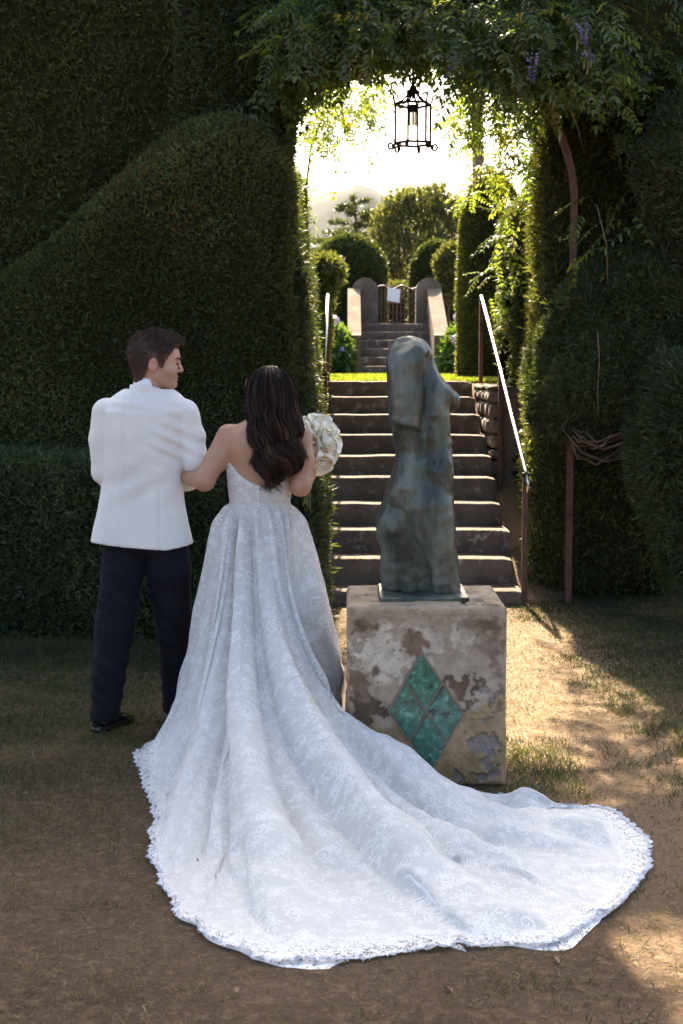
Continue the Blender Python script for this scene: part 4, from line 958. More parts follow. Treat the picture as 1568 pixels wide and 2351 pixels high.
def f_hand(p, w, d, n, s_=1, curl=.6, k=1.0):
    """hand from wrist w along d, palm facing n; s_ picks the thumb side"""
    d = unit(np.array(d, float)); n = unit(np.array(n, float) - d * np.dot(n, d)); t = np.cross(d, n) * s_; w = np.array(w, float)
    R3 = np.stack([d, t, n], 1)
    f = ell(p, w + d * .045 * k, (.055 * k, .041 * k, .017 * k), R3)
    for i, (o, L) in enumerate(((-.030, .062), (-.010, .074), (.011, .078), (.031, .072))):
        a = w + d * .082 * k + t * o * k; c0 = .25 * curl
        for j, seg in enumerate((.45, .32, .23)):
            ang = curl * (.5 + .75 * j); v = d * math.cos(ang) + n * math.sin(ang); b = a + v * L * seg * k * 1.25
            f = smin(f, cone(p, a, b, (.0100 - .0012 * j) * k, (.0092 - .0012 * j) * k), .004); a = b
    a = w + d * .022 * k + t * .030 * k; b = a + (d * .62 + t * .62 + n * .45) * .042 * k; c = b + (d * .8 + t * .05 + n * .55) * .034 * k
    f = smin(f, cone(p, a, b, .014 * k, .0115 * k), .01); return smin(f, cone(p, b, c, .0112 * k, .009 * k), .005)
def limb(p, pts, rad, k=.02):
    f = None
    for a, b, ra, rb_ in zip(pts, pts[1:], rad, rad[1:]):
        c = cone(p, a, b, ra, rb_); f = c if f is None else smin(f, c, k)
    return f
def ribbons(paths, w, tint, rs):
    """paths (n, m, 3) to flat tapering strands"""
    n, m, _ = paths.shape; t = unit(np.gradient(paths, axis=1)); s = unit(np.cross(t, rs.normal(size=(n, 1, 3)) + np.array([0, -.3, 0])))
    prof = np.interp(np.linspace(0, 1, m), [0, .1, .7, 1], [.7, 1, .85, .1]); ww = (np.asarray(w).reshape(-1, 1, 1)) * prof[None, :, None] * .5
    V = np.stack([paths - s * ww, paths + s * ww], 2).reshape(n, m * 2, 3)
    j = np.arange(m - 1); q = np.stack([2*j, 2*j+1, 2*j+3, 2*j+2], 1)
    F = (q[None] + (np.arange(n) * 2 * m)[:, None, None]).reshape(-1, 4)
    tint = np.asarray(tint); tint = np.repeat(tint[:, None], m, 1) if tint.ndim == 1 else tint
    return V.reshape(-1, 3), F, np.repeat(tint, 2, axis=1).ravel()
M_SKIN1 = skin_mat('fair_skin', (.49,.285,.19), (.31,.185,.125), (.50,.22,.16))
M_SKIN2 = skin_mat('tanned_skin', (.44,.245,.15), (.32,.17,.10), (.42,.2,.14))
M_HAIR1 = hair_mat('short_brown_hair', [(0, (.026,.016,.012)), (.6, (.065,.041,.031)), (1, (.15,.10,.075))], .5)
M_HAIR2 = hair_mat('dark_brown_hair', [(0, (.009,.005,.004)), (.6, (.034,.018,.012)), (1, (.11,.058,.034))], .42)
def cloth_mat(name, c1, c2, rough=.85, weave=900, sheen=.3, wr=.25):
    s = NT(name); v = s.vec(); c = s.ramp(s.noise(v, 9, 5), [(.3, c1), (.7, c2)])
    return s.fin(c, rough, spec=.25, normal=s.bump(s.noise(v, weave, 2), .12, .002, s.bump(s.noise(s.scale(v, (1, 1, 1.6)), 14, 4, .55), wr, .012)), **{'Sheen Weight': sheen})
M_JACKET = cloth_mat('ivory_jacket_cloth', (.68,.665,.62), (.74,.725,.68), wr=.3)
M_SHIRT = cloth_mat('white_shirt_cloth', (.78,.80,.86), (.82,.84,.88), wr=.1)
M_TROUSER = cloth_mat('navy_black_trousers', (.0045,.0045,.008), (.008,.008,.013), .9, sheen=.0, wr=.4)
M_SHOE = NT('black_leather').fin((.008,.008,.009), .22, spec=.5)

# ------------------------------------------------------------------ the man in the ivory jacket
GD = 6.2
def gp(X, Y, d=0.0): return np.array(P(X, Y, GD + d))
man = thing('person', gp(320, 1660) * [1, 1, 0], 'man in ivory dinner jacket and black trousers turning towards the woman', 'person')
HC = gp(357, 838); HY = R(7)
jr = []
for Y, a, b, dd in ((866, 312, 368, .055), (880, 304, 372, .066), (893, 284, 396, .080), (906, 262, 416, .094), (922, 243, 430, .106), (945, 232, 437, .118), (1000, 231, 431, .127), (1060, 233, 422, .123), (1110, 234, 419, .116), (1160, 228, 424, .119), (1210, 216, 434, .127), (1266, 203, 447, .134)):
    A_, B_ = gp(a, Y), gp(b, Y); jr.append((A_[2], (A_[0] + B_[0]) / 2, GD + np.interp(Y, [866, 930, 1266], [.015, 0, .0]), (B_[0] - A_[0]) / 2, dd))
gL = [gp(246, 948), gp(236, 1010), gp(238, 1082, .0), gp(262, 1118, .22)]; gR = [gp(421, 950), gp(436, 1005), gp(449, 1060, -.03), gp(432, 1108, .21)]
def f_manbody(p):
    q = (p - HC) @ rotz(HY)
    d = f_head(q.astype(np.float32)); d = smin(d, limb(p, [HC + [-.025, 0, -.05], gp(340, 890, .0), gp(335, 925, .0)], [.054, .058, .075]), .02)
    body = [(z, x, y, a * .84, b * .82) for z, x, y, a, b in jr if gp(0, 1235)[2] < z < gp(0, 893)[2]]
    d = smin(d, loft_sdf(p, body), .02)
    for pts, s_ in ((gL, 1), (gR, -1)):
        d = smin(d, limb(p, pts, [.045, .042, .036, .027]), .02)
        dr = unit(np.array([.5 * s_, .5, .05])); d = smin(d, f_hand(p, pts[-1] + dr * .01, dr, (s_ * .2, -.3, -1), s_, .7), .012)
    for pts in ((gp(282, 1240), gp(262, 1450), gp(240, 1640, -.02)), (gp(386, 1240), gp(400, 1450, .1), gp(408, 1610, .28))):
        d = smin(d, limb(p, pts, [.085, .058, .04]), .03)
    return d
V, Q = nets(f_manbody, gp(190, 1668) - [0, .3, 0], gp(490, 748) + [0, .55, 0], .0068); V = relax(V, Q, 1, .35)
q = (V - HC) @ rotz(HY); tone = np.clip((-.012 - q[:, 2]) / .03, 0, 1) * np.clip((q[:, 0] - .0) / .02, 0, 1) * (q[:, 2] > -.11) * .55
flush = np.clip((np.abs(q[:, 1]) - .072) / .006, 0, 1) * (np.abs(q[:, 2]) < .05) * (np.abs(q[:, 0]) < .05) + np.exp(-((q[:, 0]-.115)**2 + (q[:, 2]+.022)**2) / .0002) * .6 + np.exp(-((q[:, 0]-.094)**2/.0002 + (q[:, 2]+.058)**2/.00006)) * .8
put('body', mesh('body', V, Q, True, {'tone': tone, 'flush': np.clip(flush, 0, 1)}), M_SKIN1, man)
def hw(v): return tuple(np.array(v) @ rotz(HY).T + HC)
for s_ in (-1, 1):
    put('eyebrow', MB().tube([hw((.107, .014*s_, .024)), hw((.103, .030*s_, .030)), hw((.088, .050*s_, .027))], [.003, .0042, .002], 6).me('eyebrow', True), plain('eyebrow_hair', (.02,.013,.01), None, 8, .8), man)
    e = put('eye', MB().lathe([(.002, -.0075), (.006, -.005), (.0078, 0), (.006, .005), (.002, .0075)], hw((.0865, .034*s_, .005)), 12).me('eye', True), plain('eye_white', (.38,.32,.28), None, 8, .4), man)
    put('iris', MB().lathe([(.001, -.005), (.004, -.003), (.005, 0), (.004, .003), (.001, .005)], hw((.0945, .033*s_, .003)), 8).me('iris', True), plain('iris_brown', (.02,.012,.008), None, 8, .2), e)
    put('lashes', MB().tube([hw((.0985, .022*s_, .006)), hw((.0985, .033*s_, .0085)), hw((.090, .046*s_, .006))], .0018, 5).me('lashes', True), plain('lash', (.02,.014,.012), None, 8, .8), e)
# short hair: cap shaped by a hairline, then strands
def hairline(x): return np.interp(x, [-.12, -.085, -.055, -.040, -.032, -.024, -.008, .006, .013, .018, .034, .042, .056, .072, .090, .12], [-.055, -.078, -.064, -.035, -.005, .022, .034, .029, .010, -.014, -.024, .012, .032, .058, .082, .094])
def f_mhair(p):
    q = (p - HC) @ rotz(HY); z = q[:, 2]; off = np.interp(z, [-.08, -.03, .02, .06, .10], [.0025, .004, .007, .012, .017])
    skull = smin(ell(q, (-.010, 0, .032), (.101, .077, .090)), ell(q, (.045, 0, .045), (.060, .062, .052)), .02)
    nape = smin(skull, cone(q, (-.03, 0, -.02), (-.038, 0, -.09), .062, .058), .03)
    n = (fbm(q, 55, 3, 2) - .45) * np.interp(z, [0, .06, .1], [.002, .012, .022])
    d = nape - off - n - .014 * np.exp(-((q[:, 0] - .075)**2 / .0009 + (z - .10)**2 / .0006))
    return smax(d, hairline(q[:, 0]) - z, .006)
V, Q = nets(f_mhair, HC - [.15, .13, .12], HC + [.16, .13, .17], .0045); N = vnormals(V, Q)
hz = ((V - HC) @ rotz(HY))
fade = np.clip((hz[:, 2] - hairline(hz[:, 0])) / .05, 0, 1); put('hair', mesh('hair', V, Q, True, {'tint': .25 + .55 * (1 - fade) + .2 * fbm(V, 60, 2)}), M_HAIR1, man)
rs = np.random.default_rng(61); p, n = sample(V, Q, 15000, rs); ql = (p - HC) @ rotz(HY); top = np.clip((ql[:, 2] - .045) / .04, 0, 1)
sw = np.stack([.9 + .5 * np.sin(ql[:, 1] * 60), .6 * np.sin(ql[:, 0] * 50 + ql[:, 1] * 30), .35 + 0 * top], 1) @ rotz(HY).T
dn = np.stack([-.35 + 0*top, 0*top, -1 + 0*top], 1) @ rotz(HY).T
d = unit(n * (.35 + .25 * top)[:, None] + sw * top[:, None] + dn * (1 - top)[:, None] + rs.normal(size=p.shape) * .28)
keep = (ql[:, 2] - hairline(ql[:, 0]) > .004)
Vb, Fb, Tb = blades(p[keep], d[keep], (.005 + .020 * top[keep]) * rs.uniform(.7, 1.3, keep.sum()), .0016, rs, np.clip(rs.random(keep.sum()) * .8 + .05, 0, 1))
o = put('hair_strands', mesh('hair_strands', Vb, Fb, True, {'tint': Tb}), M_HAIR1, man); tag(o, kind='stuff')
# jacket
vent = gp(372, 1160); seam0 = gp(297, 900); seam1 = gp(280, 1262)
def f_jacket(p):
    d = loft_sdf(p, [r for r in jr if r[0] < gp(0, 889)[2]], 2.25)
    sl = limb(p, gL, [.066, .060, .052, .043], .015); sr = limb(p, gR, [.067, .064, .054, .043], .015)
    dr = unit(gR[-1] - gR[-2]); dl = unit(gL[-1] - gL[-2]); sr = smax(sr, (p - gR[-1]) @ dr - .0, .004); sl = smax(sl, (p - gL[-1]) @ dl - .0, .004)
    d = smin(d, sl, .004); d = smin(d, sr, .004)
    z = p[:, 2]; x = p[:, 0]; back = p[:, 1] < GD
    xs_ = np.interp(z, [seam1[2], seam0[2]], [seam1[0], seam0[0]])
    d = d + .006 * np.exp(-((x - xs_) / .006)**2) * back                                    # centre seam
    d = d + np.where(z < gp(0, 1120)[2], .010, .003) * np.exp(-((x - vent[0]) / .0045)**2) * back * (z < gp(0, 1065)[2])   # side seam opening into a vent
    # creases: pulled cloth below the arm, bends of the sleeves, across the shoulders
    a = gp(405, 1015); r2 = ((x - a[0]) / .09)**2 + ((z - a[2]) / .09)**2; d = d - .006 * np.exp(-r2) * np.sin((z - a[2]) * 105 + (x - a[0]) * 55) * back
    a = gp(330, 1120); r2 = ((x - a[0]) / .13)**2 + ((z - a[2]) / .12)**2; d = d - .004 * np.exp(-r2) * np.sin((z - a[2]) * 55 - (x - a[0]) * 30)
    a = gp(452, 1000); r2 = ((x - a[0]) / .06)**2 + ((z - a[2]) / .10)**2; d = d - .003 * np.exp(-r2) * np.sin((z - a[2]) * 80 + (x - a[0]) * 30)
    a = gp(320, 935); r2 = ((x - a[0]) / .10)**2 + ((z - a[2]) / .03)**2; d = d - .003 * np.exp(-r2) * np.sin((z - a[2]) * 120 + (x - a[0]) * 20)
    d = d - (fbm(p * np.array([1, 1, .55]), 9, 3, 4) - .5) * .012
    hem = np.interp(x, [gp(203, 0)[0], gp(372, 0)[0], gp(447, 0)[0]], [gp(0, 1243)[2], gp(0, 1257)[2], gp(0, 1245)[2]])
    return smax(d, hem - z, .004)
V, Q = nets(f_jacket, gp(190, 1268) - [0, .22, 0], gp(490, 868) + [0, .42, 0], .0062); V = relax(V, Q, 1, .3)
jk = put('jacket', mesh('jacket', V, Q), M_JACKET, man)
def collar(pts, r0, th, up, mat, name, parent, tilt=.3):
    """band standing round the neck: lower ring pts then flaring up"""
    rings = []
    for kx, kz, o in ((1.0, 0, 0), (.97, up * .5, 0), (.95, up, 0), (.95, up, -th), (1.0, 0, -th)):
        rings.append([(pts[0] + (r0[0] * kx + o) * math.cos(a), pts[1] + (r0[1] * kx + o) * math.sin(a), pts[2] + kz + .018 * math.sin(a) * tilt * -3 * 0 - .030 * (.5 + .5 * math.sin(a)) - .012 * math.cos(a)) for a in np.linspace(0, 2 * math.pi, 41)[:-1]])
    return put(name, MB().loft(rings + [rings[0]], False).me(name, True), mat, parent)
collar(gp(339, 889, .005), (.063, .071), .004, .040, M_SHIRT, 'shirt_collar', man)
collar(gp(340, 902, .003), (.083, .083), .008, .034, M_JACKET, 'jacket_collar', man)
for s_, pts in ((-1, gL), (1, gR)):
    dr = Vector(unit(pts[-1] - pts[-2])); b = Vector(pts[-1]); put('shirt_cuff', MB().tube([b - dr * .02, b + dr * .018], .036, 16).me('shirt_cuff', True), M_SHIRT, man)
# trousers and shoes
def f_tr(p):
    L = limb(p, [gp(283, 1225), gp(281, 1310), gp(262, 1450, .0), gp(239, 1650, -.02)], [.085, .094, .086, .064], .02)
    Rr = limb(p, [gp(384, 1225), gp(388, 1310), gp(400, 1450, .10), gp(407, 1640, .30)], [.086, .096, .078, .062], .02)
    d = smin(L, Rr, .02); d = smin(d, ell(p, gp(332, 1235), (.175, .105, .09)), .03)
    d = d - (fbm(p, 11, 3, 8) - .5) * .014 - .004 * np.sin(p[:, 2] * 70 + p[:, 0] * 55) * (fbm(p, 6, 2, 1) > .52)
    d = smax(d, p[:, 2] - gp(0, 1205)[2], .01); return smax(d, (.075 - .04 * (p[:, 1] > GD + .12)) - p[:, 2], .004)
V, Q = nets(f_tr, (gp(180, 0)[0], GD - .2, .02), (gp(465, 0)[0], GD + .6, gp(0, 1200)[2]), .0085)
put('trousers', mesh('trousers', V, Q), M_TROUSER, man)
def shoe(heel, toe):
    h = np.array(heel) * [1, 1, 0]; t = np.array(toe) * [1, 1, 0]; u = unit(t - h); s = np.array([-u[1], u[0], 0]); B = np.stack([u, s, [0, 0, 1]], 1); L = np.linalg.norm(t - h)
    def fn(p):
        q = (p - h) @ B; x = q[:, 0] / L
        w = np.interp(x, [0, .12, .4, .7, .88, 1.0], [.028, .036, .034, .046, .040, .018]); top = np.interp(x, [-.05, .1, .35, .6, .85, 1.0], [.105, .11, .095, .062, .047, .03])
        up = smax(np.abs(q[:, 1]) - w, q[:, 2] - top + .35 * np.abs(q[:, 1]), .02); up = smax(up, smax(-q[:, 0] - .008, q[:, 0] - L, .02), .02)
        sole = smax(smax(np.abs(q[:, 1]) - w - .005, smax(-q[:, 0] - .012, q[:, 0] - L - .006, .01), .01), q[:, 2] - .024, .002)
        arch_ = -(np.sqrt((q[:, 0] - .38 * L)**2 + (q[:, 2] + .012)**2) - .026)
        return smax(smax(np.minimum(up, sole), arch_, .004), -q[:, 2] + .001, .002)
    lo = np.minimum(h, t) - .09; hi = np.maximum(h, t) + .09; lo[2] = -.01; hi[2] = .14
    V, Q = nets(fn, lo, hi, .005); return mesh('shoe', V, Q)
put('shoe', shoe(G(224, 1684), G(296, 1652)), M_SHOE, man); put('shoe', shoe((gp(404, 0)[0], GD + .24, 0), (gp(418, 0)[0], GD + .52, 0)), M_SHOE, man)

# ------------------------------------------------------------------ the woman in the lace dress: body and hair
BD = 6.1
def bp(X, Y, d=0.0): return np.array(P(X, Y, BD + d))
woman = thing('person', bp(592, 1650) * [1, 1, 0], 'woman with long dark wavy hair in a strapless white lace gown', 'person')
WC = bp(613, 905, .02); WY = R(152)
wr = []
for Y, a, b, dd in ((950, 588, 640, .050), (962, 566, 658, .062), (978, 540, 680, .074), (995, 528, 692, .083), (1015, 523, 692, .090), (1045, 522, 686, .096), (1080, 525, 675, .096), (1115, 528, 667, .090), (1152, 532, 661, .086), (1200, 512, 682, .11), (1260, 505, 695, .12)):
    A_, B_ = bp(a, Y), bp(b, Y); wr.append((A_[2], (A_[0] + B_[0]) / 2, BD, (B_[0] - A_[0]) / 2, dd))
wLa = [bp(524, 1000), bp(497, 1055, -.02), bp(469, 1104, -.07), bp(412, 1092, .14)]; wRa = [bp(690, 1003), bp(694, 1060, -.03), bp(690, 1115, -.08), bp(712, 1092, .17)]
def f_womanbody(p):
    q = (p - WC) @ rotz(WY)
    d = f_head(q.astype(np.float32), .93); d = smin(d, limb(p, [WC + [.005, -.02, -.04], bp(613, 950, .0), bp(608, 975, .01)], [.045, .046, .06]), .025)
    d = smin(d, loft_sdf(p, [r if r[0] > bp(0, 1160)[2] else (r[0], r[1], r[2], r[3] * .78, r[4] * .75) for r in wr], 2.1), .03)
    for pts, s_ in ((wLa, 1), (wRa, -1)):
        d = smin(d, limb(p, pts, [.050, .047, .042, .026] if s_ > 0 else [.050, .050, .043, .026], .02), .028)
    d = smin(d, f_hand(p, wLa[-1], (-.75, .6, .1), (-.2, -.4, -1), -1, .6, .88), .012)
    d = smin(d, f_hand(p, wRa[-1], (.25, .45, .55), (.9, .1, -.2), 1, .9, .88), .012)
    # shoulder blade and spine relief
    d = d + .005 * np.exp(-((p[:, 0] - bp(600, 0)[0]) / .012)**2) * (p[:, 1] < BD) * (p[:, 2] < bp(0, 985)[2])
    d = smin(d, ell(p, bp(556, 1025, -.062), (.042, .032, .06)), .04); d = smin(d, ell(p, bp(652, 1025, -.062), (.042, .032, .06)), .04)
    for X in (560, 630): d = smin(d, limb(p, [bp(X, 1240), bp(X, 1450), (bp(X, 0)[0], BD, .10)], [.085, .06, .036]), .04)
    for X in (560, 630): d = smin(d, limb(p, [(bp(X, 0)[0], BD, .08), (bp(X, 0)[0], BD + .13, .035)], [.036, .03]), .02)
    return d
V, Q = nets(f_womanbody, (bp(372, 0)[0], BD - .24, .0), (bp(770, 0)[0], BD + .42, bp(0, 832)[2]), .0068); V = relax(V, Q, 1, .35)
elb = np.exp(-((V - wRa[2]) ** 2).sum(1) / .003) + np.exp(-((V - wLa[2]) ** 2).sum(1) / .003)
put('body', mesh('body', V, Q, True, {'tone': .25 * fbm(V, 8, 3), 'flush': np.clip(elb * .6, 0, 1)}), M_SKIN2, woman)
# hair mass
hr = [(842, 600, 640, .04, .02), (852, 582, 658, .075, .015), (870, 570, 670, .095, .01), (900, 563, 681, .105, .005), (940, 563, 687, .10, -.01), (980, 570, 692, .075, -.05), (1020, 576, 696, .055, -.085), (1060, 582, 694, .045, -.105), (1085, 596, 685, .035, -.11), (1100, 606, 664, .02, -.11)]
hY = [r[0] for r in hr]
def hrow(Y): return [np.interp(Y, hY, [r[i] for r in hr]) for i in (1, 2, 3, 4)]
hrows = []
for Y, a, b, dd, cy_ in hr:
    A_, B_ = bp(a + 5, Y, cy_), bp(b - 5, Y, cy_); hrows.append((A_[2], (A_[0] + B_[0]) / 2, BD + cy_, (B_[0] - A_[0]) / 2, dd * .9))
def f_whair(p):
    d = loft_sdf(p, hrows, 2.0); d = smin(d, ell(p, WC + [.008, -.012, .028], (.088, .098, .098)), .02)
    q = (p - WC) @ rotz(WY); d = smax(d, -ell(q, (.085, 0, -.02), (.055, .060, .075)), .01)            # leave the face free
    return d + .006 * np.sin(p[:, 0] * 170 + 2 * np.sin(p[:, 2] * 30)) * (p[:, 2] < WC[2]) + .004
V, Q = nets(f_whair, bp(540, 1112) - [0, .26, 0], bp(720, 826) + [0, .2, 0], .0065)
put('hair', mesh('hair', V, Q, True, {'tint': .15 + .3 * fbm(V * [1, 1, .1], 90, 2)}), M_HAIR2, woman)
rs = np.random.default_rng(71); NL, NS, m = 46, 105, 30
paths = []; tints = []; widths = []
for l in range(NL):
    al = -1 + 2 * (l + .5) / NL + rs.normal() * .02; lay_ = rs.uniform(.92, 1.08); yend = (1095 + 16 * math.cos((al + .35) * 2.0) + rs.normal() * 9) - (30 if al > .8 else 0) - (26 if al < -.85 else 0)
    ph = al * 2.6 + rs.normal() * .55; wl_ = rs.uniform(74, 86); amp = rs.uniform(8, 15); lt = np.clip(rs.normal() * .16 + .38, .05, .85)
    swing = rs.uniform(.6, 1.1)
    for s_ in range(NS):
        u = np.linspace(0, 1, m); y0 = 843 + rs.random() ** 2 * 25; Y = y0 + (yend + rs.normal() * 7 - y0) * u
        a = al + rs.normal() * .05 * np.interp(u, [0, .3, .75, 1], [2.2, 1.2, .9, .5]); a = np.clip(a, -1.04, 1.04)
        xl, xr, dd, cy_ = hrow(Y); r = np.sqrt(np.clip(1 - a * a, 0, 1))
        X = (xl + xr) / 2 + a * (xr - xl) / 2; k = np.interp(Y, [900, 975, 1050, 1110], [0, .45, 1, 1.35])
        w = np.sin((Y - 900) / wl_ * 6.28 + ph + .25 * rs.normal()); X = X + amp * k * w * swing
        dep = cy_ - dd * r * lay_ * (1 + .05 * rs.normal()) - .015 * k * np.cos((Y - 900) / wl_ * 6.28 + ph) - .004
        if u[-1] > 0: X = X + np.interp(u, [.9, 1], [0, 6 * math.sin(ph)])
        uu = (X - 784) / FPX; vv = (1175.5 - Y) / FPX; dy_ = math.cos(PITCH) + vv * math.sin(PITCH); dz_ = -math.sin(PITCH) + vv * math.cos(PITCH)
        Dm = BD + dep; kk = Dm / dy_; pts = np.stack([uu * kk - Dm * math.sin(YAW), Dm, CAM_H + dz_ * kk], 1)
        paths.append(pts); tints.append(np.clip(lt + rs.normal() * .12 + np.interp(u, [0, .45, 1], [-.1, .05, .25]), 0, 1)); widths.append(.0026 * rs.uniform(.6, 1.3))
# a few flyaway strands
for k in range(90):
    b = paths[rs.integers(0, len(paths))].copy(); u = np.linspace(0, 1, m)[:, None]; b += np.array([rs.normal() * .02, -.01, rs.normal() * .008]) * u ** 1.5; paths.append(b); tints.append(np.full(m, .5)); widths.append(.0009)
Vb, Fb, Tb = ribbons(np.array(paths), np.array(widths), np.array(tints), rs)
tag(put('hair_strands', mesh('hair_strands', Vb, Fb, True, {'tint': Tb}), M_HAIR2, woman), kind='stuff')

# ------------------------------------------------------------------ bouquet of cream roses
bq = thing('rose_bouquet', bp(706, 1120, .22), 'bouquet of open cream roses held by the woman', 'bouquet')
s = NT('cream_petal'); M_ROSE = s.fin(s.ramp(s.attr('tint'), [(0, (.93,.83,.56)), (.5, (.94,.88,.68)), (1, (.95,.91,.76))]), .85, spec=.08, **{'Subsurface Weight': .5, 'Subsurface Radius': (.03,.026,.016), 'Subsurface Scale': .6})
M_GREEN = plain('green_stem', (.07,.12,.035), (.12,.17,.05), 20, .6)
def petal_mesh(w, h, cup, curl, name='petal'):
    U, W = np.meshgrid(np.linspace(-1, 1, 7), np.linspace(0, 1, 7), indexing='ij'); wid = w * np.interp(W, [0, .3, .7, .9, 1], [.25, .75, 1, .8, .28])
    x = U * wid; z = W * h * (1 - .06 * U * U); y = cup * (U * U) * -.5 * w * 1.2 + .35 * h * W * W * 0 + curl * h * np.clip(W - .55, 0, 1) ** 2 * 2 + .10 * h * np.sin(W * 3.1)
    return mesh(name, np.stack([x, y, z], -1).reshape(-1, 3), grid_faces(7, 7), True, {'tint': np.clip(.2 + .8 * W.ravel(), 0, 1)})
PM = [petal_mesh(.024, .054, 1.4, .1), petal_mesh(.034, .060, 1.0, .45), petal_mesh(.044, .064, .7, .95)]
for pm in PM: pm.materials.append(M_ROSE)
bpy.context.view_layer.update(); rr = random.Random(3)
for (X, Y, dd, nx, ny, nz, sc) in ((737, 982, .22, .3, -.5, .8, 1.3), (702, 1000, .17, -.2, -.5, .8, 1.1), (750, 1014, .17, .75, -.6, .3, 1.3), (722, 1034, .15, .2, -.9, -.1, 1.15), (738, 1056, .18, .4, -.7, -.6, 1.2), (700, 1048, .2, -.4, -.6, -.2, .9), (690, 975, .26, -.5, -.3, .7, .75)):
    c = Vector(bp(X, Y, dd)); ax = Vector((nx, ny, nz)).normalized(); qt = ax.to_track_quat('Z', 'Y').to_matrix().to_4x4()
    base = Matrix.Translation(c - ax * .028 * sc) @ qt @ Matrix.Scale(sc, 4)
    bud = MB().lathe([(.003, 0), (.014, .012), (.017, .03), (.010, .05), (.002, .056)], (0, 0, 0), 12).me('rose', True)
    bud.attributes.new('tint', 'FLOAT', 'POINT').data.foreach_set('value', [.25] * len(bud.vertices))
    ro = bpy.data.objects.new('rose', bud); bud.materials.append(M_ROSE); col.objects.link(ro); ro.parent = bq; ro.matrix_parent_inverse = bq.matrix_world.inverted(); ro.matrix_world = base
    for ring, n_, rad, tilt, mi in ((0, 3, .006, .15, 0), (1, 4, .009, .5, 1), (2, 5, .011, .95, 2), (3, 3, .012, 1.3, 2)):
        for k in range(n_):
            a = 2 * math.pi * (k + .37 * ring) / n_ + rr.uniform(-.15, .15)
            po = bpy.data.objects.new('petal', PM[mi]); col.objects.link(po); po.parent = ro
            po.matrix_local = Matrix.Rotation(a, 4, 'Z') @ Matrix.Translation((0, rad, .004 * ring)) @ Matrix.Rotation(-tilt - rr.uniform(-.15, .15), 4, 'X') @ Matrix.Scale(rr.uniform(.88, 1.08), 4)
    put('stem', MB().tube([c - ax * .03, (c + Vector(bp(712, 1085, .2))) / 2, bp(711, 1090, .2), bp(704 + rr.uniform(-9, 9), 1160 + rr.uniform(-8, 10), .18 + rr.uniform(-.02, .02))], .0032, 6).me('stem', True), M_GREEN, bq)
rs = np.random.default_rng(77); lp = np.array([bp(rs.uniform(690, 760), rs.uniform(985, 1070), rs.uniform(.14, .24)) for _ in range(14)])
Vl, Fl, Tl = leaves(lp, rs.normal(size=lp.shape), rs.normal(size=lp.shape), .05, .03, rs); put('leaves', mesh('leaves', Vl, Fl, True, {'tint': Tl}), M_VINE, bq)
